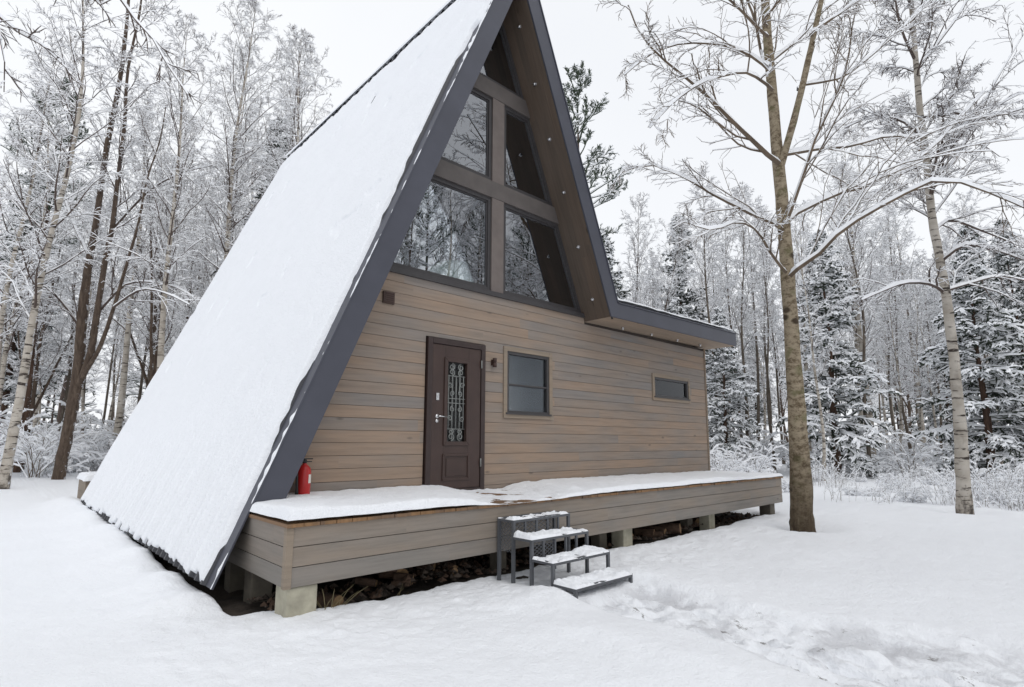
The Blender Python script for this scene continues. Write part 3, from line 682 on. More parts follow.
def mesh_panel(u0, u1, z0, z1, plane, val, nu, nv):
    b = MB(); du, dv = (u1-u0)/nu, (z1-z0)/nv
    P = lambda u, z: (val, u, z) if plane == 'x' else (u, val, z)
    for i in range(nu):
        for j in range(nv):
            u, z = u0+i*du, z0+j*dv
            b.tube([P(u, z+dv/2), P(u+du/2, z), P(u+du, z+dv/2)], .0042, 4, cap=False, smooth=False); b.tube([P(u, z+dv/2), P(u+du/2, z+dv), P(u+du, z+dv/2)], .0042, 4, cap=False, smooth=False)
    part(b, 'mesh_panel', M['step_metal'], st)
mesh_panel(-1.70, -1.50, -.47, -.17, 'x', SX0+.012, 4, 7)
mesh_panel(SX0+.03, SX0+.60, -.33, -.17, 'y', -1.709, 8, 4)
mesh_panel(SX0+.03, SX0+.33, -.48, -.335, 'y', -1.97, 5, 4)

# ------------------------------------------------------------------ fire extinguisher
ex = thing('fire_extinguisher', 'red fire extinguisher standing on the deck beside the left roof edge', 'extinguisher', (-1.60, -.14, .0))
E0 = (-1.60, -.14)
b = MB(); b.lathe([(0, .0), (.062, 0), (.070, .012), (.070, .31), (.062, .345), (.035, .375), (.02, .385), (.02, .40), (0, .40)], (*E0, .03), 24); part(b, 'cylinder', M['red'], ex)
b = MB(); b.lathe([(.0, 0), (.022, 0), (.024, .03), (.014, .045), (0, .045)], (*E0, .425), 12); b.box((E0[0]-.015, E0[1]-.01, .465), (E0[0]+.085, E0[1]+.01, .477)); b.box((E0[0]-.015, E0[1]-.009, .437), (E0[0]+.075, E0[1]+.009, .447)); part(b, 'valve', M['rubber'], ex)
b = MB(); b.tube([(E0[0]-.02, E0[1]-.01, .45), (E0[0]-.08, E0[1]-.03, .44), (E0[0]-.095, E0[1]-.04, .36), (E0[0]-.085, E0[1]-.04, .16), (E0[0]-.083, E0[1]-.04, .10)], [.011, .011, .011, .014, .02], 8); part(b, 'hose', M['rubber'], ex)
b = MB(); V = []
for k in range(9):
    w = -1.25+k*.10; V += [(E0[0]+.0712*math.cos(w), E0[1]+.0712*math.sin(w), .22), (E0[0]+.0712*math.cos(w), E0[1]+.0712*math.sin(w), .31)]
b.add(V, [(2*k, 2*k+2, 2*k+3, 2*k+1) for k in range(8)], 0, True); part(b, 'label_sticker', M['label'], ex)

# ------------------------------------------------------------------ things under the deck
def log(x, y, z, ln, r, rz, tilt, label):
    b = MB(); d = Vector((math.cos(rz)*math.cos(tilt), math.sin(rz)*math.cos(tilt), math.sin(tilt))); p = Vector((x, y, z))
    n = 14; pts = [p+d*(ln*t-ln/2) for t in (0, .03, .5, .97, 1)]; b.tube(pts, [r*.95, r, r*1.03, r, r*.95], n, 0, cap=False)
    o = b.build('firewood_log', [M['log_bark'], M['log_end']]); me = o.data
    bm = bmesh.new(); bm.from_mesh(me); bm.verts.ensure_lookup_table()
    for s in (0, 4):
        f = bm.faces.new([bm.verts[s*n+k] for k in range(n)]); f.material_index = 1
    bm.normal_update(); bmesh.ops.recalc_face_normals(bm, faces=bm.faces); bm.to_mesh(me); bm.free()
    tag(o, label, 'log', 'logs lying under the deck')
rl = random.Random(4)
L1 = 'split brown log lying in the heap under the deck left of the metal steps'
for i in range(13):
    x = rl.uniform(-1.25, -.02); y = rl.uniform(-1.12, -.7); log(x, y, -.77+rl.uniform(0, .22)*(1 if y > -1 else .5), rl.uniform(.16, .34), rl.uniform(.03, .065), rl.uniform(-1.9, -1.2)+rl.choice([0, .9]), rl.uniform(-.15, .15), L1)
log(-1.72, -1.12, -.76, .20, .075, -1.2, .0, 'short pale log end beside the concrete corner post')
L2 = 'small brown log lying under the deck right of the metal steps'
for i in range(6):
    x = rl.uniform(2.7, 6.6); y = rl.uniform(-1.1, -.7); log(x, y, -.76+rl.uniform(0, .08), rl.uniform(.25, .5), rl.uniform(.045, .08), rl.uniform(0, 3), rl.uniform(-.15, .15), L2)
def grass_tuft(x, y, n, hgt, label):
    b = MB(); r = random.Random(int(x*100))
    z0 = min(-.80, gz(x, y)+.0)
    for i in range(n):
        a = r.uniform(0, 6.28); ln = hgt*r.uniform(.5, 1.1); lean = r.uniform(.1, .8); p = Vector((x+r.uniform(-.08, .08), y+r.uniform(-.05, .05), z0-.02))
        d = Vector((math.cos(a)*lean*.8, math.sin(a)*lean*.6, 1)).normalized(); pts = [p+d*ln*t+Vector((math.cos(a), math.sin(a)*.4, -.6))*ln*.35*t*t for t in (0, .4, .75, 1)]
        b.tube(pts, [.0035, .003, .0025, .001], 4, smooth=False)
    tag(b.build('grass_tuft', M['straw']), label, 'grass tuft')
grass_tuft(-1.86, -1.36, 11, .34, 'dry straw-coloured grass tuft beside the concrete corner post')
grass_tuft(-1.15, -1.30, 6, .34, 'thin dry grass blades against the deck skirt before the logs')
grass_tuft(-2.2, -1.44, 14, .10, 'short dry grass at the foot of the concrete corner post')
# low plank box with snow on it behind the cabin's far left corner
bx = thing('plank_box', 'low plank box with a snow cap behind the far left cabin corner', 'box', (-2.6, 9.2, -.8))

# ------------------------------------------------------------------ trees
def unit(v): return v/np.maximum(np.linalg.norm(v, axis=-1, keepdims=True), 1e-9)
def grow(S, D, Ln, K, droop, jit, rng, up=0.):
    B = len(S); P = np.zeros((B, K, 3)); P[:, 0] = S; d = unit(D); stp = (Ln/(K-1))[:, None]
    for k in range(1, K):
        P[:, k] = P[:, k-1]+d*stp; d = d+rng.normal(0, jit, (B, 3)); d[:, 2] += -droop*k/K+up; d = unit(d)
    return P
def spawn(P, R, n, t0, t1, a0, a1, lf, rng, flat=.5, rf=.46, minr=.004, lmin=.1):
    """n children on every branch of P (B,K,3)"""
    B, K = P.shape[:2]; t = t0+(t1-t0)*(np.arange(n)[None]+rng.random((B, n)))/n; t = t.ravel(); b = np.repeat(np.arange(B), n)
    f = t*(K-1); i = np.minimum(f.astype(int), K-2); w = (f-i)[:, None]
    S = P[b, i]*(1-w)+P[b, i+1]*w; T = unit(P[b, i+1]-P[b, i]); r = R[b, i]*(1-w[:, 0])+R[b, i+1]*w[:, 0]
    q = rng.normal(0, 1, (len(b), 3)); q[:, 2] *= (1-flat); q = unit(q-T*(q*T).sum(1, keepdims=True)); a = rng.uniform(a0, a1, len(b))[:, None]
    D = T*np.cos(a)+q*np.sin(a); Lp = np.linalg.norm(np.diff(P, axis=1), axis=2).sum(1)[b]
    Ln = np.maximum(Lp*lf*(1.15-.75*t)*rng.uniform(.55, 1.2, len(b)), lmin)
    return S, D, Ln, np.maximum(r*rf, minr)
class TreeMesh:
    def __init__(s): s.V = []; s.F = []; s.M = []; s.n = 0
    def _add(s, V, F, m): s.V.append(V); s.F.append(F+s.n); s.M.append(m); s.n += len(V)
    def branches(s, P, R, H, mb, ms, rng, wide=1.15, low=1., snowp=1., thr=.42):
        """batch of 4-sided limbs whose upper two faces carry snow H thick"""
        B, K = P.shape[:2]; T = np.zeros_like(P); T[:, 1:-1] = P[:, 2:]-P[:, :-2]; T[:, 0] = P[:, 1]-P[:, 0]; T[:, -1] = P[:, -1]-P[:, -2]; T = unit(T)
        up = np.array([0, 0, 1.])-T*T[..., 2:3]; hz = np.linalg.norm(up, axis=-1); al = np.zeros_like(up); al[..., 0] = 1
        up = unit(np.where((hz < .05)[..., None], np.cross(T, al), up)); sd = np.cross(T, up)
        on = (rng.random((B, 1)) < snowp)
        hh = H*np.clip((hz-thr)/(1-thr), 0, 1)**.6*rng.uniform(.45, 1.3, (B, K))*on; r = R[..., None]
        Q = np.stack([P-up*r*low, P-sd*r*wide, P+up*(r*.75+hh[..., None]), P+sd*r*wide], 2)
        V = Q.reshape(-1, 3); i = np.arange(B*K*4).reshape(B, K, 4); F = []; Mi = []
        sn = (hh[:, :-1]+hh[:, 1:] > .004)
        for a in range(4):
            b = (a+1) % 4; F.append(np.stack([i[:, :-1, a], i[:, :-1, b], i[:, 1:, b], i[:, 1:, a]], -1).reshape(-1, 4)); Mi.append(np.where(sn, ms, mb).ravel() if a in (1, 2) else np.full(B*(K-1), mb))
        s._add(V, np.concatenate(F), np.concatenate(Mi))
    def trunk(s, pts, rad, sides, m, rng, lump=.05):
        pts = np.asarray(pts, float); K = len(pts); T = np.gradient(pts, axis=0); T = unit(T); a = np.cross(T, [0, 1., .01]); a = unit(a); b = np.cross(T, a); w = np.linspace(0, 2*math.pi, sides, endpoint=False)
        rr = np.asarray(rad)[:, None]*(1+lump*rng.normal(0, 1, (K, sides)))
        Q = pts[:, None]+rr[..., None]*(a[:, None]*np.cos(w)[None, :, None]+b[:, None]*np.sin(w)[None, :, None])
        i = np.arange(K*sides).reshape(K, sides); j = np.roll(i, -1, 1)
        s._add(Q.reshape(-1, 3), np.stack([i[:-1], j[:-1], j[1:], i[1:]], -1).reshape(-1, 4), np.full((K-1)*sides, m))
    def blobs(s, C, Rr, m, rng, flat=.6):
        """small snow lumps (8-faced)"""
        B = len(C); base = np.array([[1, 0, 0], [0, 1, 0], [-1, 0, 0], [0, -1, 0], [.0, 0, 1], [0, 0, -.5]]); w = rng.random(B)*6.28; c, s_ = np.cos(w), np.sin(w)
        Q = base[None]*Rr[:, None, None]*rng.uniform(.7, 1.25, (B, 6, 1)); Q = np.stack([Q[..., 0]*c[:, None]-Q[..., 1]*s_[:, None], Q[..., 0]*s_[:, None]+Q[..., 1]*c[:, None], Q[..., 2]*flat], -1)+C[:, None]
        fs = np.array([[0, 1, 4, -1], [1, 2, 4, -1], [2, 3, 4, -1], [3, 0, 4, -1], [1, 0, 5, -1], [2, 1, 5, -1], [3, 2, 5, -1], [0, 3, 5, -1]])
        F = np.where(fs[None] < 0, -10**8, fs[None]+(np.arange(B)*6)[:, None, None]).reshape(-1, 4); s._add(Q.reshape(-1, 3), F, np.full(len(F), m))
    def mesh(s, name, mats, smooth=False):
        F = np.concatenate(s.F); F[F < 0] = -1
        me = np_mesh(name, np.concatenate(s.V), F, np.concatenate(s.M), smooth)
        for m in mats: me.materials.append(m)
        return me
def bend_trunk(H, lean, wob, rng, K=22, pw=1.):
    t = np.linspace(0, 1, K); ph = rng.random(4)*6.28
    x = lean[0]*H*t**pw+wob*(np.sin(t*5+ph[0])-math.sin(ph[0]))*.5+wob*.3*(np.sin(t*11+ph[1])-math.sin(ph[1]))
    y = lean[1]*H*t**pw+wob*(np.sin(t*4.3+ph[2])-math.sin(ph[2]))*.5
    return np.stack([x, y, t*H], -1), t
def limbs(tm, P1, R1, rng, levels, Hs, mb, ms):
    """grow twigs of further levels from main limbs; levels = [(n, t0, t1, a0, a1, lf, K, droop, jit, up)]"""
    P, R = P1, R1
    for li, (n, t0, t1, a0, a1, lf, K, droop, jit, up) in enumerate(levels):
        S, D, Ln, r = spawn(P, R, n, t0, t1, a0, a1, lf, rng, minr=(.0065, .0048, .004)[min(li, 2)])
        P = grow(S, D, Ln, K, droop, jit, rng, up); tp = np.linspace(1, .45, K)[None]; R = r[:, None]*tp
        tm.branches(P, R, Hs[li], mb, ms, rng)
def deciduous(H, r0, seed, base=.32, n1=42, len1=.24, ang=(.55, .95), lean=(0, 0), wob=.25, droop=.35, up=.05, snow=.023, n2=8, n3=5, dense=1., bark='birch', forks=0):
    """(trunk mesh, crown mesh) of a bare, snow-loaded broadleaf tree"""
    rng = np.random.default_rng(seed); tr = TreeMesh(); cr = TreeMesh()
    pts, t = bend_trunk(H, lean, wob, rng); rad = r0*np.maximum((1-t)**.85, .03)+r0*.35*np.exp(-t*H/.25)
    pts[0, 2] -= .25; tr.trunk(pts, rad, 10, 0, rng)
    stems = [(pts, rad)]
    for k in range(forks):
        i = int(len(pts)*rng.uniform(.18, .34)); a = rng.random()*6.28; ln = H*rng.uniform(.5, .72)
        p = grow(pts[i:i+1], np.array([[math.cos(a)*.35, math.sin(a)*.35, 1]]), np.array([ln]), 16, 0, .03, rng, .015)[0]; rr = rad[i]*.72*np.maximum((1-np.linspace(0, 1, 16))**.85, .04)
        tr.trunk(p, rr, 8, 0, rng); stems.append((p, rr))
    for si, (sp, sr) in enumerate(stems):
        nn = n1 if si == 0 else int(n1*.6); K = len(sp); b0 = base if si == 0 else .12
        f = b0+(1-b0)*(np.arange(nn)+rng.random(nn)*.8)/nn; f = np.minimum(f, .985); q = f*(K-1); i = np.minimum(q.astype(int), K-2); w = (q-i)[:, None]
        S = sp[i]*(1-w)+sp[i+1]*w; az = np.arange(nn)*2.399+rng.random(nn)*1.2; a = ang[1]+(ang[0]-ang[1])*f+rng.normal(0, .12, nn)
        D = np.stack([np.sin(a)*np.cos(az), np.sin(a)*np.sin(az), np.cos(a)], -1); c = (f-b0)/(1-b0)
        Ln = H*len1*np.clip(.55+1.3*c, 0, 1)*(1-c)**.55*rng.uniform(.6, 1.2, nn)+.35
        P1 = grow(S, D, Ln, 8, droop*.25, .09, rng, up); r1 = np.clip(.30*(sr[i]*(1-w[:, 0])+sr[i+1]*w[:, 0])+.004, .008, .06); R1 = r1[:, None]*np.linspace(1, .22, 8)[None]
        cr.branches(P1, R1, snow, 0, 1, rng)
        limbs(cr, P1, R1, rng, [(n2, .12, 1., .45, .95, .42, 6, droop, .12, .02), (n3, .1, 1., .4, 1.0, .48, 4, droop*1.3, .16, 0), (3, .1, 1., .4, .9, .5, 3, droop, .15, 0)][:3 if dense > 1 else 2], [snow*.95, snow*.85, snow*.7], 0, 1)
    return tr.mesh('trunk', [M[bark]], True), cr.mesh('crown', [M['twig'], M['tree_snow']])
def conifer(H, seed, r0=.16, base=.06, spread=.21, whorl=.33, nb=6, snow=.058, droop=.8, ns=12, fat=.042, snowp=.9, mat_n='needle', gap=.12, pine=False):
    rng = np.random.default_rng(seed); tr = TreeMesh(); cr = TreeMesh()
    pts, t = bend_trunk(H, (rng.normal(0, .01), rng.normal(0, .01)), .1, rng, 18); rad = r0*np.maximum(1-t, .03); pts[0, 2] -= .25; tr.trunk(pts, rad, 8, 0, rng)
    z = []; h = base*H
    while h < H*.985: z += [h+rng.normal(0, .06) for _ in range(nb)]; h += whorl*(1.2-.6*h/H)
    z = np.clip(np.array(z), .2, H*.99); keep = rng.random(len(z)) > gap; z = z[keep]; n = len(z); f = z/H
    q = f*(len(pts)-1); i = np.minimum(q.astype(int), len(pts)-2); w = (q-i)[:, None]; S = pts[i]*(1-w)+pts[i+1]*w
    az = rng.random(n)*6.28; c = (f-base)/(1-base)
    if pine: Ln = H*spread*np.clip(.35+1.6*c, 0, 1)*(1.02-c)**.6*rng.uniform(.5, 1.15, n); el = .15+.75*c
    else: Ln = (H*spread*(1-c)**.85*np.clip(.6+3*c, 0, 1)+.12)*rng.uniform(.62, 1.12, n); el = -.10+.75*c
    D = np.stack([np.cos(az)*np.cos(el), np.sin(az)*np.cos(el), np.sin(el)], -1)
    P1 = grow(S, D, Ln, 7, droop*.35, .06, rng, .02 if not pine else .05); r1 = np.clip(.012+.011*Ln, .012, .05); tp = np.linspace(1, .4, 7)[None]
    fat1 = fat*.8 if not pine else .02
    R1 = np.maximum(r1[:, None]*tp, fat1*np.linspace(.5, .8, 7)[None]*(1 if not pine else .6)); cr.branches(P1, R1, snow, 0, 1, rng, 1.3, .8, snowp)
    Sx, Dx, L2, r2 = spawn(P1, R1, ns, .12 if not pine else .45, 1., .5, 1.05, .40, rng, flat=.8 if not pine else .3); L2 = np.clip(L2, .16, .75 if not pine else .5)
    if pine: Dx[:, 2] += .35
    P2 = grow(Sx, Dx, L2, 4, droop*.8 if not pine else -.1, .12, rng); R2 = fat*rng.uniform(.6, 1.2, (len(P2), 1))*np.array([.6, 1., .85, .12])[None]*(1 if not pine else .6)
    cr.branches(P2, R2, snow*(.95 if not pine else .7), 0, 1, rng, 1.35, .9, snowp)
    Sx, Dx, L3, r3 = spawn(P2, R2, 6 if not pine else 7, .15, 1., .5, 1.1, .6, rng, flat=.6 if not pine else 0.); L3 = np.clip(L3, .10, .30)*rng.uniform(.6, 1.3, len(L3))
    P3 = grow(Sx, Dx, L3, 3, droop*1.3 if not pine else -.2, .15, rng); R3 = fat*.55*rng.uniform(.5, 1.2, (len(P3), 1))*np.array([.7, 1., .1])[None]*(1 if not pine else .55)
    cr.branches(P3, R3, snow*.7, 0, 1, rng, 1.4, 1., snowp*.8)
    return tr.mesh('trunk', [M['pine']], True), cr.mesh('crown', [M[mat_n], M['tree_snow']])
def plant_tree(name, meshes, loc, rz, sc, label, cat, group, sz=None):
    t = thing(name, label, cat, loc, group); t.rotation_euler = (0, 0, rz); t.scale = (sc, sc, sz or sc)
    for me, nm in zip(meshes, ('trunk', 'crown')): link(bpy.data.objects.new(nm, me), t)
    return t

# the box behind the far corner (see thing above)
pB = at(85, 489, 1); dB = pB-CAM; tB = (9.1-CAM[1])/dB[1]; pB = CAM+dB*tB
bx.location = (pB[0], 9.1, -.85)
b = MB()
for i in range(3): b.box((pB[0], 9.1, -.95+i*.25), (pB[0]+1.6, 9.13, -.705+i*.25)); b.box((pB[0], 9.135, -.95+i*.25), (pB[0]+.03, 10.3, -.705+i*.25))
part(b, 'boards', M['trim_wood'], bx)
X, Y = np.meshgrid(np.linspace(pB[0]-.05, pB[0]+1.65, 40), np.linspace(9.05, 10.35, 30), indexing='ij'); e = np.clip(np.minimum(np.minimum(X-X.min(), X.max()-X), np.minimum(Y-Y.min(), Y.max()-Y))/.1, 0, 1)
set_parent(grid_obj('snow', np.stack([X, Y, -.205+.13*np.sqrt(1-(1-e)**2)+.015*fbm(X, Y, 3, 2)], -1), M['snow']), bx)

# ---------------- trees whose limbs follow the photo
def smooth(pts, n):
    pts = np.asarray(pts, float); d = np.concatenate([[0], np.cumsum(np.linalg.norm(np.diff(pts[:, :3], axis=0), axis=1))]); t = np.linspace(0, d[-1], n)
    # Catmull-Rom through the points
    out = []
    for q in t:
        i = min(max(np.searchsorted(d, q)-1, 0), len(pts)-2); u = (q-d[i])/(d[i+1]-d[i]); p0, p1, p2, p3 = pts[max(i-1, 0)], pts[i], pts[i+1], pts[min(i+2, len(pts)-1)]
        out.append(.5*(2*p1+(p2-p0)*u+(2*p0-5*p1+4*p2-p3)*u*u+(3*p1-p0-3*p2+p3)*u**3))
    return np.array(out)
def depth_of(p):
    X = np.asarray(p)-CAM; return (X[0]*math.sin(YAW)+X[1]*math.cos(YAW))*math.cos(PITCH)+X[2]*math.sin(PITCH)
def limb(px, F0, dF, w0, w1, n):
    """px: list of (u,v); depth runs from F0 to F0+dF; widths in pixels at the ends"""
    k = len(px); pts = np.array([at(u, v, F0+dF*(i/(k-1))) for i, (u, v) in enumerate(px)]); P = smooth(pts, n)
    r = np.linspace(w0, w1, n)/2/FPX*(F0+dF*np.linspace(0, 1, n)); return P, r
def traced_tree(name, base, trunks, limbs_px, label, cat, bark, twig, seed, levels, snow, extra=None, lump=.05):
    rng = np.random.default_rng(seed); tr = TreeMesh(); cr = TreeMesh(); t = thing(name, label, cat, tuple(base)); b0 = np.array(base, float)
    for P, r, sides in trunks: tr.trunk(P-b0, r, sides, 0, rng, lump)
    P1 = np.stack([P-b0 for P, r in limbs_px]); R1 = np.stack([r for P, r in limbs_px]); cr.branches(P1, R1, snow[0], 0, 1, rng, 1.0, 1., 1., .3); limbs(cr, P1, R1, rng, levels, snow[1:], 0, 1)
    if extra is not None:
        P, r, n, t0, ln, a0, a1, up = extra
        S, D, Ln, rr = spawn((P-b0)[None], r[None], n, t0, 1., a0, a1, .1, rng, .2, .35, .008); Ln = ln*rng.uniform(.5, 1.2, n)*(1.1-.6*np.linspace(0, 1, n))
        Pq = grow(S, D, Ln, 10, .12, .09, rng, up); Rq = np.clip(rr, .008, .03)[:, None]*np.linspace(1, .25, 10)[None]; cr.branches(Pq, Rq, snow[0]*.8, 0, 1, rng); limbs(cr, Pq, Rq, rng, levels, snow[1:], 0, 1)
    link(bpy.data.objects.new('trunk', tr.mesh('trunk', [M[bark]], True)), t); link(bpy.data.objects.new('crown', cr.mesh('crown', [M[twig], M['tree_snow']])), t); return t
HB = np.array([5.923, -2.368, gz(5.923, -2.368)]); F0 = depth_of(HB)
hp = [(803.5, 540), (803, 531), (801.5, 515), (801, 480), (798, 430), (794, 370), (789.5, 300), (785, 240), (781, 190), (777, 150), (772, 90), (768, 45), (765, 0), (760, -80), (754, -180), (750, -300)]
hw = [29, 25, 22.5, 22, 20.5, 18.5, 16.5, 15.5, 14.5, 13.5, 12, 11, 10, 8, 5.5, 2.5]
Ph = np.array([at(u, v, F0+(531-v)/531*.25) for u, v in hp]); rh = np.array(hw)/2/FPX*F0
n_ = 60; idx = np.linspace(0, len(hp)-1, n_); Ph2 = np.stack([np.interp(idx, range(len(hp)), Ph[:, k]) for k in range(3)], -1); Ph2[1:-1] = (Ph2[:-2]+2*Ph2[1:-1]+Ph2[2:])/4; rh2 = np.interp(idx, range(len(hp)), rh)*np.interp(Ph2[:, 2], [-.6, .6, 2.], [.94, .86, .80])
s2, r2 = limb([(781, 165), (786, 148), (797, 108), (806, 70), (817, 20), (830, -40), (845, -130), (852, -220)], F0+.15, -.7, 7., 2., 26)
HL = [([(770, 157), (752, 140), (735, 124), (708, 97), (680, 73), (655, 52), (638, 30), (628, 5)], 0, -1.2, 6.5, 1.6), ([(777, 224), (760, 218), (744, 210), (714, 195), (680, 175), (650, 165), (622, 172)], 0, 1.0, 5, 1.2),
      ([(792, 272), (815, 257), (842, 230), (878, 208), (908, 192), (928, 182), (959, 182), (1016, 204), (1040, 215)], 0, -1.8, 6, 1.6), ([(786, 219), (821, 201), (845, 191), (868, 186), (895, 172), (930, 150), (960, 118), (985, 92)], 0, .9, 5, 1.2),
      ([(778, 156), (806, 151), (824, 148), (851, 146), (888, 136), (915, 138), (940, 130)], 0, 1.5, 5, 1.2), ([(787, 222), (798, 190), (806, 168), (814, 141), (838, 91), (848, 60), (851, 33), (862, -20)], 0, -.5, 4.5, 1.6),
      ([(764, 65), (740, 50), (713, 44), (680, 44), (650, 55), (625, 75)], 0, .8, 4, 1.0), ([(766, 84), (750, 74), (735, 73), (700, 84), (672, 104), (650, 128)], 0, -1.4, 4, 1.0), ([(782, 268), (770, 252), (757, 231), (738, 222), (712, 230), (685, 222)], 0, -.9, 4, 1.),
      ([(764, 20), (780, 0), (800, -30), (812, -80)], 0, -.8, 4, 1.5), ([(763, 60), (755, 20), (744, -10), (735, -60)], 0, .7, 4, 1.5), ([(770, 62), (800, 38), (822, 12), (850, -8), (890, -30)], 0, 1.4, 4, 1.2), ([(760, 30), (730, 0), (700, -20), (660, -45)], 0, -.9, 4, 1.2),
      ([(816, 30), (850, 6), (880, -15), (915, -25)], -.3, -1., 4, 1.2), ([(803, 85), (840, 78), (866, 60), (900, 30), (930, 0)], .0, .8, 3.5, 1.)]
def root_px(q):
    if q[0] > 795 and q[1] < 120: return (q[0]-5, q[1]+5)
    v = q[1]+6; hv = hp[::-1]; return (float(np.interp(v, [k[1] for k in hv], [k[0] for k in hv])), v)
traced_tree('bare_aspen', HB, [(Ph2, rh2, 16), (s2, r2, 10)], [limb([root_px(p[0])]+p, F0+.1+df, dF, a*.92, b*.8, 12) for p, df, dF, a, b in HL], 'big bare tree with rough tan trunk standing right of the deck end', 'tree', 'aspen', 'twig_tan', 3,
            [(10, .1, 1., .4, .95, .44, 7, .18, .13, .02), (7, .1, 1., .4, 1., .48, 5, .22, .16, .01), (4, .15, 1., .4, 1., .5, 4, .2, .16, 0)], (.055, .024, .014, .008), None, .035)
BB = np.array([10.724, -3.796, gz(10.724, -3.796)]); FB = depth_of(BB)
bp = [(966, 523), (965, 513), (963, 480), (961, 440), (957, 388), (951, 334), (945, 287), (935, 235), (930, 202), (926, 151), (920, 114), (915, 50), (911, 0), (906, -80), (900, -170)]; bw = [18, 16, 14, 13, 11.5, 10.5, 10, 9.2, 8.5, 7.8, 7, 6, 5, 3.5, 1.5]
Pb = np.array([at(u, v, FB) for u, v in bp]); rb_ = np.array(bw)/2/FPX*FB; idx = np.linspace(0, len(bp)-1, 50); Pb2 = np.stack([np.interp(idx, range(len(bp)), Pb[:, k]) for k in range(3)], -1); Pb2[1:-1] = (Pb2[:-2]+2*Pb2[1:-1]+Pb2[2:])/4; rb2 = np.interp(idx, range(len(bp)), rb_)*np.interp(Pb2[:, 2], [-.6, .6, 2.], [.92, .84, .80])
BL = [([(943, 292), (930, 284), (905, 283), (880, 292), (862, 300)], 0, -.7, 4, 1.2), ([(946, 290), (970, 283), (1000, 276), (1030, 282)], 0, .8, 4, 1.2), ([(940, 262), (965, 245), (995, 250), (1030, 262)], 0, -1., 4, 1.2), ([(934, 232), (950, 220), (985, 232), (1020, 246)], 0, 1., 4, 1.2), ([(928, 190), (955, 160), (985, 100), (1008, 60), (1020, 40)], 0, .6, 4, 1.2),
      ([(925, 140), (900, 120), (870, 118), (845, 128)], 0, .9, 3.5, 1.), ([(921, 118), (950, 112), (985, 118), (1025, 108)], 0, -.9, 3.5, 1.), ([(917, 70), (940, 40), (965, 5), (985, -40)], 0, .6, 3.5, 1.), ([(915, 60), (900, 25), (893, -20)], 0, -.5, 3, 1.), ([(927, 165), (905, 172), (880, 190), (860, 215)], 0, -.5, 3, 1.)]
traced_tree('birch_tree', BB, [(Pb2, rb2, 12)], [limb(p, FB, dF, a, b, 10) for p, df, dF, a, b in BL], 'slender white birch standing alone in the open snow at right', 'tree', 'birch', 'twig', 5,
            [(9, .1, 1., .4, .95, .42, 7, .3, .13, .0), (7, .1, 1., .4, 1., .45, 5, .4, .16, 0), (3, .15, 1., .4, 1., .5, 4, .4, .16, 0)], (.045, .022, .014, .009), (Pb2, rb2, 34, .52, 1.7, .6, 1.0, .04))
FK = np.array([-2.05, 19.4, 0]); FK[2] = gz(FK[0], FK[1]); FF = depth_of(FK)
kb = [(56, 492), (58, 482), (63, 455), (70, 420), (76, 385), (79, 360), (82, 320), (88.7, 263), (95, 230), (107, 147), (120, 80), (127, 20), (131, -40), (134, -110)]; kw = [15, 13, 12.5, 12, 11, 8, 7, 6.5, 6, 5, 4, 3, 2, 1]
Pk = smooth(np.array([at(u, v, FF) for u, v in kb]), 50); rk = np.interp(np.linspace(0, 1, 50), np.linspace(0, 1, len(kw)), kw)/2/FPX*FF*.78
kB, kBr = limb([(76, 392), (85, 370), (92, 347), (97, 314), (107, 250), (112, 230), (117, 187), (124, 130), (128, 70), (140, 10), (146, -50)], FF, -.6, 6.5, 1.2, 40); kC, kCr = limb([(77, 388), (88, 368), (100, 347), (114, 307), (127, 263), (138, 225), (147, 180), (160, 140), (166, 105)], FF, -1.6, 4.5, .8, 36)
KL = [([(82, 330), (60, 300), (40, 285), (20, 295)], 0, -1.5, 3.5, 1.), ([(90, 258), (70, 215), (58, 170), (50, 130)], 0, .8, 3.5, 1.), ([(114, 307), (140, 290), (165, 293), (190, 305)], -1., -1., 3, 1.), ([(97, 314), (125, 285), (150, 282), (178, 288), (196, 300)], 0, -1.2, 3, 1.), ([(107, 147), (80, 100), (62, 55), (50, 20)], 0, .9, 3, 1.), ([(112, 230), (150, 190), (185, 172), (215, 165)], 0, .9, 3, 1.)]
traced_tree('forked_alder', FK, [(Pk, rk, 12), (kB, kBr, 10), (kC, kCr, 10)], [limb(p, FF+df, dF, a, b, 10) for p, df, dF, a, b in KL], 'dark leaning tree forked into three stems left of the snowy roof', 'tree', 'alder', 'twig', 8,
            [(10, .1, 1., .4, .95, .45, 6, .15, .13, .02), (7, .1, 1., .4, 1., .45, 4, .2, .16, 0)], (.045, .028, .02, .014), (np.concatenate([kB[8:], Pk[20:]][:1]), kBr[8:], 22, .2, 2.6, .5, .9, .05))
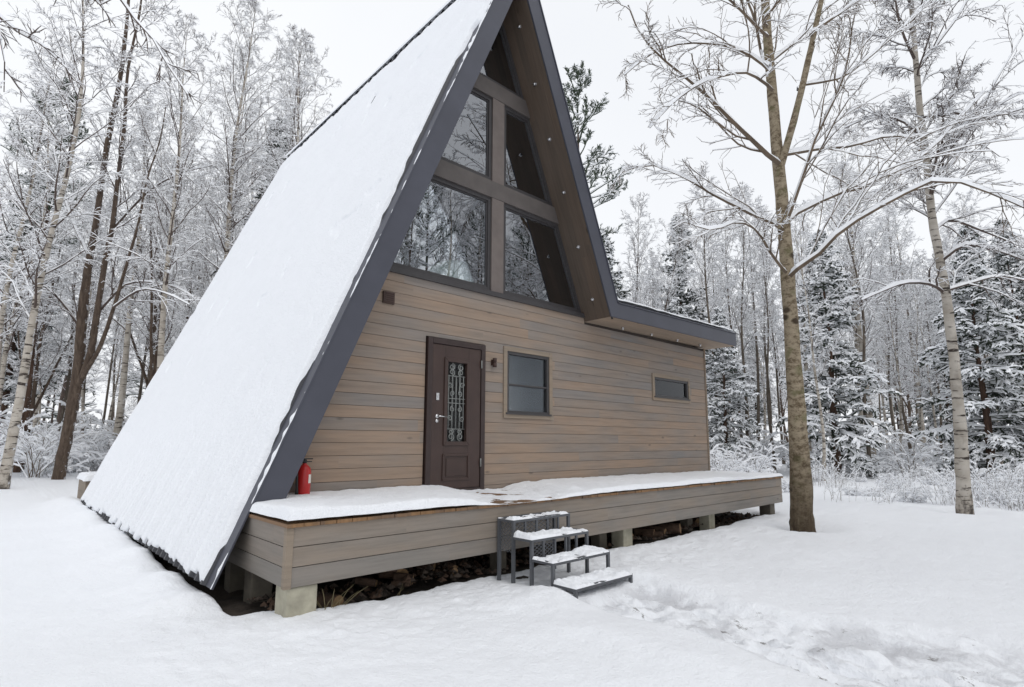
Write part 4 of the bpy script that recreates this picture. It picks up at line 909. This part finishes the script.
# the tree just outside the frame whose snowy limbs hang into the upper left corner
OB = np.array([-5.5, -.9, 0]); OB[2] = gz(OB[0], OB[1]); op = np.array([OB+[0, 0, -.2], OB+[.03, .02, 1.5], OB+[.0, .1, 3.2], OB+[.1, .12, 5.], OB+[.15, .2, 7.], OB+[.1, .3, 9.]]); oP = smooth(op, 30); oR = np.linspace(.13, .015, 30)
def olimb(i, px, Fs, w0, w1):
    pts = [oP[i]]+[at(u, v, f) for (u, v), f in zip(px, Fs)]; return smooth(np.array(pts), 12), np.linspace(w0, w1, 12)
OL = [olimb(17, [(60, -60), (119, -4), (131, 15), (150, 33), (160, 57), (174, 72), (187, 94)], [4.6, 4.7, 4.75, 4.7, 4.65, 4.7, 4.7], .026, .004), olimb(12, [(-60, -10), (0, 16), (16, 31), (38, 41), (52, 60), (66, 68)], [4.4, 4.5, 4.55, 4.5, 4.5, 4.6], .022, .004),
      olimb(16, [(40, -40), (92, 0), (105, 4), (118, -4)], [4.4, 4.5, 4.5, 4.5], .02, .004), olimb(10, [(-30, 20), (0, 42), (5, 68), (4, 92)], [4.4, 4.5, 4.5, 4.5], .016, .004), olimb(22, [(-300, -160), (-380, -260)], [4.5, 4.5], .03, .006)]
traced_tree('overhanging_tree', OB, [(oP, oR, 10)], OL, 'near bare tree whose snowy branches hang into the upper left corner', 'tree', 'grey_bark', 'twig', 21, [(12, .3, 1., .35, .9, .15, 6, .25, .14, 0), (5, .2, 1., .4, .9, .45, 4, .2, .16, 0)], (.020, .008, .005, .004), None)

# ---------------- prototypes and the wood around the clearing
PB = [deciduous(17.5, .15, 31, lean=(.02, .01), n1=46, dense=2), deciduous(16., .12, 32, lean=(-.03, .01), n1=40, base=.28, len1=.21, dense=2, wob=.4), deciduous(18.5, .14, 33, base=.38, n1=44, len1=.20, dense=2)]
PA = [deciduous(15.5, .12, 41, base=.25, n1=36, len1=.25, ang=(.35, .75), droop=.1, up=.06, bark='alder', forks=1, dense=2, lean=(.05, 0)), deciduous(14., .11, 42, base=.22, n1=36, len1=.27, ang=(.4, .8), droop=.15, up=.05, bark='alder', forks=2, dense=2, lean=(-.04, .02))]
PSL = [deciduous(13.5, .085, 51, base=.40, n1=30, len1=.17, ang=(.4, .8), bark='grey_bark', dense=2, n2=7, n3=5, wob=.3), deciduous(12., .07, 52, base=.32, n1=30, len1=.20, bark='birch', dense=2, n2=7, n3=5, wob=.35), deciduous(15., .09, 53, base=.5, n1=28, len1=.15, bark='grey_bark', n2=8, n3=5, dense=2, wob=.25)]
PS = [conifer(13., 61), conifer(10.5, 62, spread=.26, snow=.065), conifer(15.5, 63, r0=.18, base=.22, spread=.17)]
PP = [conifer(17., 71, r0=.17, base=.55, spread=.16, whorl=.55, nb=5, pine=True, mat_n='needle_pine', snow=.06, ns=9, fat=.045, snowp=.9, droop=.1), conifer(16., 72, r0=.19, base=.5, spread=.17, whorl=.6, nb=5, pine=True, mat_n='needle_pine', snow=.06, ns=9, fat=.045, snowp=.9, droop=.1)]
PL = PB+PA
rT = random.Random(5); taken = [(5.92, -2.37), (10.72, -3.8), (-2.05, 19.4)]
def put(name, meshes, u, dist, sc, label, group=None, rz=None, cat='tree', sz=None):
    p = at_r(u, dist); p[2] = gz(p[0], p[1])-.05; taken.append((p[0], p[1]))
    return plant_tree(name, meshes, tuple(p), rT.uniform(0, 6.28) if rz is None else rz, sc, label, cat, group, sz)
put('birch_tree', PB[1], 8, 21.5, 1.08, 'mottled white birch trunk at the far left edge', rz=2.2)
put('pine_tree', PP[0], 22, 31, 1.02, 'red-brown pine trunk between the edge birch and the forked tree')
put('birch_tree', PB[0], 113, 30, 1.05, 'pale birch rising just left of the lower roof edge', rz=.4)
put('bare_tree', PA[0], 143, 33, 1.0, 'dark twin-stemmed tree rising behind the lower roof edge')
put('bare_tree', PSL[2], 190, 33, 1.06, 'thin straight bare tree against the middle of the roof edge')
put('birch_tree', PB[2], 214, 27, 1.04, 'tall narrow birch with a fine pointed top left of the ridge')
put('aspen_tree', PSL[0], 286, 24.5, 1.42, 'tall bare tree of upright twigs behind the rear ridge corner')
put('spruce_tree', PS[0], 264, 29, 1.36, 'dark spruce behind the rear ridge corner')
put('pine_tree', PP[1], 588, 20.5, 1.03, 'green pine boughs showing right of the gable peak', sz=1.0)
put('spruce_tree', PS[1], 604, 24, 1.02, 'snowy spruce close behind the right side of the gable')
put('spruce_tree', PS[0], 686, 33, 1.13, 'tall pointed spruce behind the low wing')
put('spruce_tree', PS[1], 727, 27, .72, 'small spruce beside the right wall corner')
put('spruce_tree', PS[1], 836, 27, 1.0, 'dark spruce with drooping white boughs behind the big tan trunk')
put('birch_tree', PSL[1], 820, 24, .88, 'thin pale birch in front of the dark spruce', rz=1.)
put('birch_tree', PB[2], 872, 33, .98, 'pale birch between the big tan trunk and the lone birch')
put('birch_tree', PB[0], 864, 35, .9, 'birch with forked pale stems beside the dark spruce')
put('spruce_tree', PS[1], 988, 29, .98, 'broad snow-laden spruce right of the lone birch')
put('spruce_tree', PS[0], 1034, 31, .84, 'snow-laden spruce at the right edge')
put('bare_tree', PSL[0], 742, 30, 1.0, 'slim dark bare trunk just right of the wing eave')
put('bare_tree', PSL[2], 757, 31, .98, 'straight slim trunk between the wing and the big tan trunk')
put('bare_tree', PSL[0], 771, 33, 1.05, 'slim trunk just left of the big tan trunk')
put('alder_tree', PA[1], 640, 29, .98, 'spreading bare tree with white limbs above the low wing')
GLft = 'bare trees of the wood left of the cabin'; GRgt = 'bare trees of the wood right of the cabin'; GS_ = 'spruces deep in the wood'
def infill(n, u0, u1, d0, d1, protos, label, group, name, smin, smax, mind):
    k = 0; tries = 0
    while k < n and tries < n*40:
        tries += 1; u = rT.uniform(u0, u1); d = d0+(d1-d0)*rT.random()**.9; p = at_r(u, d)
        if any((p[0]-a)**2+(p[1]-b)**2 < mind**2 for a, b in taken) or (-4 < p[0] < 9 and -4 < p[1] < 13): continue
        put(name, rT.choice(protos), u, d, rT.uniform(smin, smax), label, group); k += 1
infill(9, -70, 300, 21, 31, PL, 'snow-dusted bare tree in the first rows of the wood left of the roof', 'front bare trees of the wood left of the cabin', 'bare_tree', .85, 1.05, 2.0)
infill(38, -90, 330, 30, 50, PL+PSL+PSL, 'snow-dusted bare tree deep in the wood left of the roof', GLft, 'bare_tree', .85, 1.12, 1.5)
infill(3, -40, 280, 34, 48, PS, 'snowy spruce deep in the wood left of the roof', GS_, 'spruce_tree', .8, 1.05, 2.)
infill(34, 600, 1080, 27, 39, PSL+PSL[2:]+PB[:1], 'slim snow-dusted bare tree along the wood edge right of the cabin', 'bare trees along the wood edge right of the cabin', 'bare_tree', .72, 1.0, 1.1)
infill(40, 560, 1100, 37, 58, PL+PSL+PSL, 'snow-dusted bare tree deep in the wood right of the cabin', GRgt, 'bare_tree', .75, 1.02, 1.5)
infill(4, 590, 1090, 40, 55, PS, 'snowy spruce deep in the wood right of the cabin', 'spruces deep in the wood right of the cabin', 'spruce_tree', .7, .95, 2.)
# trees across the clearing, seen only as reflections in the gable glass
for i, (x, y) in enumerate([(4, -15), (6.5, -16.5), (9, -15.5), (11.5, -17), (14, -16), (8, -19.5), (16.5, -18.5), (20, -19), (5.5, -21), (12.5, -21.5), (18, -23.5), (2, -19), (23, -21), (10, -24.5), (15, -26), (7, -27), (21.5, -27), (3, -25), (26, -24), (13, -13.8), (5, -12.5), (16, -14.5), (9.5, -13.2)]):
    nm, pr = ('birch_tree', PB[i % 3]) if i % 3 == 1 else (('bare_tree', PA[i % 2]) if i % 3 else ('pine_tree', PP[i % 2])); t = plant_tree(nm, pr, (x, y, gz(x, y)), rT.uniform(0, 6), rT.uniform(.85, 1.05), 'tree across the clearing mirrored in the gable glass', 'tree', 'trees mirrored in the gable glass')

# the far wood: one mass of simple bare trees and spruces
def far_wood():
    tm = TreeMesh(); rng = np.random.default_rng(77)
    def lot(n, u0, u1, d0, d1):
        for _ in range(n):
            p = at_r(rng.uniform(u0, u1), rng.uniform(d0, d1)); z = gz(p[0], p[1]); H = rng.uniform(11, 17.5); con = rng.random() < .15
            pts, t = bend_trunk(H, (rng.normal(0, .02), rng.normal(0, .02)), .3, rng, 9); pts = pts+[p[0], p[1], z]
            tm.trunk(pts, rng.uniform(.08, .17)*np.maximum(1-t, .05), 5, 0, rng)
            nb = 46 if not con else 64; f = np.sort(rng.uniform(.22 if not con else .08, .98, nb)); S = np.stack([np.interp(f, t, pts[:, k]) for k in range(3)], -1); az = rng.random(nb)*6.28; a = rng.uniform(.5, 1., nb) if not con else rng.uniform(1.4, 1.8, nb)
            D = np.stack([np.sin(a)*np.cos(az), np.sin(a)*np.sin(az), np.cos(a)], -1); Ln = (H*.2*(1.15-f) if not con else H*.2*(1.02-f))+.3
            P = grow(S, D, Ln, 5, .2, .12, rng); R = np.full((nb, 1), .016 if not con else .07)*np.linspace(1, .4, 5)[None]; tm.branches(P, R, .035 if not con else .07, 0 if not con else 2, 1, rng)
            S, D, L2, r = spawn(P, R, 7, .15, 1., .4, 1., .5, rng, minr=.010); P = grow(S, D, L2, 4, .2, .15, rng); R = np.full((len(P), 1), .009 if not con else .06)*np.array([1, 1., .8, .3])[None]; tm.branches(P, R, .028 if not con else .06, 0 if not con else 2, 1, rng)
            if not con:
                S, D, L2, r = spawn(P, R, 3, .15, 1., .4, 1., .6, rng, minr=.008); P = grow(S, D, L2, 3, .2, .15, rng); tm.branches(P, np.full((len(P), 3), .007), .024, 0, 1, rng)
    lot(45, -110, 330, 50, 100); lot(70, 560, 1120, 56, 110)
    o = link(bpy.data.objects.new('far_forest', tm.mesh('far_forest', [M['twig'], M['tree_snow'], M['needle']])))
    tag(o, 'pale snow-laden wood far behind the clearing', 'forest', None, 'stuff')
far_wood()

# ---------------- snowy shrubs, weeds and small stuff of the clearing edge
def shrub(seed, hgt, n, spread, thick=.008, snow=.05):
    rng = np.random.default_rng(seed); tm = TreeMesh(); az = rng.random(n)*6.28; a = rng.uniform(.05, spread, n); D = np.stack([np.sin(a)*np.cos(az), np.sin(a)*np.sin(az), np.cos(a)], -1)
    S = np.stack([rng.normal(0, .10, n), rng.normal(0, .10, n), np.full(n, -.1)], -1); P = grow(S, D, hgt*rng.uniform(.5, 1.1, n), 8, .5, .12, rng); R = np.full((n, 1), thick)*np.linspace(1, .4, 8)[None]; tm.branches(P, R, snow, 0, 1, rng, thr=.25)
    S, D, Ln, r = spawn(P, R, 6, .25, 1., .4, 1.1, .42, rng, minr=.005); P2 = grow(S, D, Ln, 5, .5, .16, rng); R2 = np.maximum(r[:, None]*np.linspace(1, .5, 5)[None], .003); tm.branches(P2, R2, snow*.9, 0, 1, rng, thr=.2)
    S, D, Ln, r = spawn(P2, R2, 3, .3, 1., .4, 1.1, .5, rng, minr=.004); P3 = grow(S, D, Ln, 3, .5, .16, rng); tm.branches(P3, np.full((len(P3), 3), .004), snow*.7, 0, 1, rng, thr=.2)
    C = np.concatenate([P2[:, -1], P2[:, 2][::2]]); tm.blobs(C, rng.uniform(.02, .055, len(C)), 1, rng); return tm.mesh('shrub', [M['twig_tan'], M['tree_snow']])
def weed(seed, n, hgt):
    rng = np.random.default_rng(seed); tm = TreeMesh(); S = np.stack([rng.normal(0, .35, n), rng.normal(0, .35, n), np.full(n, -.12)], -1); az = rng.random(n)*6.28; a = np.abs(rng.normal(0, .28, n)); D = np.stack([np.sin(a)*np.cos(az), np.sin(a)*np.sin(az), np.cos(a)], -1)
    P = grow(S, D, hgt*rng.uniform(.45, 1.15, n), 7, .25, .05, rng); R = np.full((n, 1), .006)*np.linspace(1, .5, 7)[None]; tm.branches(P, R, .035, 0, 1, rng, thr=.12)
    S, D, Ln, r = spawn(P, R, 5, .45, 1., .35, .9, .20, rng, minr=.004); P2 = grow(S, D, Ln, 4, .5, .14, rng); tm.branches(P2, np.full((len(P2), 4), .0045), .035, 0, 1, rng, thr=.2)
    C = np.concatenate([P[:, -1], P2[:, -1][::2], P[:, 5][::2]]); tm.blobs(C, rng.uniform(.015, .05, len(C)), 1, rng, .9); return tm.mesh('weed', [M['twig_tan'], M['tree_snow']])
WD = [weed(101, 22, 1.25), weed(102, 16, 1.6), weed(103, 26, .85)]
SH = [shrub(91, 1.25, 16, .8), shrub(92, 1.0, 14, 1.0, snow=.06), shrub(93, .75, 18, .7), shrub(94, 1.9, 14, .75, .010, .055), shrub(95, .45, 12, 1.0)]
def put_shrub(u, d, k, sc, label, group, name='snowy_shrub', cat='shrub'):
    p = at_r(u, d); o = link(bpy.data.objects.new(name, (SH+WD)[k])); o.location = (p[0], p[1], gz(p[0], p[1])-.02); o.rotation_euler = (0, 0, rT.uniform(0, 6.28)); o.scale = (sc, sc, sc*rT.uniform(.85, 1.15)); tag(o, label, cat, group)
put_shrub(722, 17.5, 3, 1.0, 'arching white shrub just beyond the right cabin corner', None); put_shrub(748, 19, 3, .9, 'white shrub between the cabin corner and the big tan trunk', None); put_shrub(735, 22, 0, 1.3, 'low white thicket behind the arching corner shrub', None)
for i in range(72):
    u = rT.choice([rT.uniform(715, 935), rT.uniform(800, 1060), rT.uniform(925, 1060)]); d = rT.uniform(17.5, 30) if u < 830 else rT.uniform(16, 29); put_shrub(u, d, rT.choice([2, 4, 5, 5, 6, 7, 7]), rT.uniform(.42, .78), 'snow-capped weed clump at the clearing edge right of the cabin', 'snowy weeds at the clearing edge')
for i in range(14): put_shrub(rT.uniform(975, 1050), rT.uniform(17, 21), rT.choice([1, 5, 6, 7, 5]), rT.uniform(.6, .95), 'arched snowy stems in the snow right of the lone birch', 'snowy stems right of the lone birch')
for i in range(48): put_shrub(rT.uniform(-40, 150), rT.uniform(27, 44), rT.choice([0, 1, 3, 3]), rT.uniform(.8, 1.7), 'snowy thicket under the trees left of the roof', 'snowy thickets left of the roof')
for i in range(54): put_shrub(rT.uniform(600, 1090), rT.uniform(28, 44), rT.choice([0, 1, 3, 3]), rT.uniform(.9, 1.5), 'tall snowy undergrowth bush inside the wood right of the cabin', 'snowy undergrowth right of the cabin')

tm = TreeMesh(); rng = np.random.default_rng(55); n = 1500; C = np.stack([rng.uniform(-2.2, 7.3, n), -1.18+.75*rng.random(n)**1.4, np.zeros(n)], -1); C[:, 2] = -.80+.10*np.clip(fbm(C[:, 0], C[:, 1], 1.5, 2, 6.)+.35, 0, 1)+.10*sstep(-1.3, -.9, C[:, 0])*(1-sstep(-.2, .2, C[:, 0]))*rng.random(n)
tm.blobs(C, rng.uniform(.012, .055, n), 0, rng, .8); tm.M[-1] = rng.integers(0, 3, n).repeat(8)
tag(link(bpy.data.objects.new('rubble', tm.mesh('rubble', [M['dirt'], M['stone'], M['log_bark']]))), 'brown soil clods and rubble under the deck', 'rubble', None, 'stuff')

# ------------------------------------------------------------------ light: flat winter overcast
w = bpy.data.worlds.new('World'); SC.world = w; w.use_nodes = True; nt = w.node_tree; nt.nodes.clear()
out = nt.nodes.new('ShaderNodeOutputWorld'); bg = nt.nodes.new('ShaderNodeBackground'); L(nt, bg.outputs[0], out.inputs[0])
sky = nt.nodes.new('ShaderNodeTexSky'); sky.sky_type = 'NISHITA'; sky.sun_disc = False
SUN_EL, SUN_AZ = R_(58), R_(188)      # azimuth from +y towards +x
sky.sun_elevation = SUN_EL; sky.sun_rotation = SUN_AZ; sky.air_density = 1.2; sky.dust_density = 4.
tc = nt.nodes.new('ShaderNodeTexCoord'); cl = N(nt, 'ShaderNodeTexNoise', Scale=1.4, Detail=4., Roughness=.5); L(nt, tc.outputs['Generated'], cl.inputs['Vector'])
cloud = ramp(nt, cl.outputs['Fac'], [(.3, (8.7, 8.9, 9.25)), (.7, (9.6, 9.75, 9.95))])
L(nt, mix(nt, .94, sky.outputs[0], cloud), bg.inputs[0]); bg.inputs[1].default_value = .1
sl_ = bpy.data.lights.new('sun', 'SUN'); sl_.energy = .6; sl_.angle = R_(30); sl_.color = (1, .97, .93); so_ = bpy.data.objects.new('sun', sl_); COL.objects.link(so_)
dv = Vector((math.sin(SUN_AZ)*math.cos(SUN_EL), math.cos(SUN_AZ)*math.cos(SUN_EL), math.sin(SUN_EL))); so_.rotation_euler = dv.to_track_quat('Z', 'Y').to_euler()
vs_ = SC.view_settings; vs_.view_transform = 'Standard'; vs_.look = 'None'; vs_.exposure = .11; vs_.gamma = 1.; vs_.use_curve_mapping = False
SC.render.engine = 'CYCLES'; SC.cycles.max_bounces = 10; SC.cycles.diffuse_bounces = 8; SC.cycles.transparent_max_bounces = 8; SC.cycles.use_denoising = True
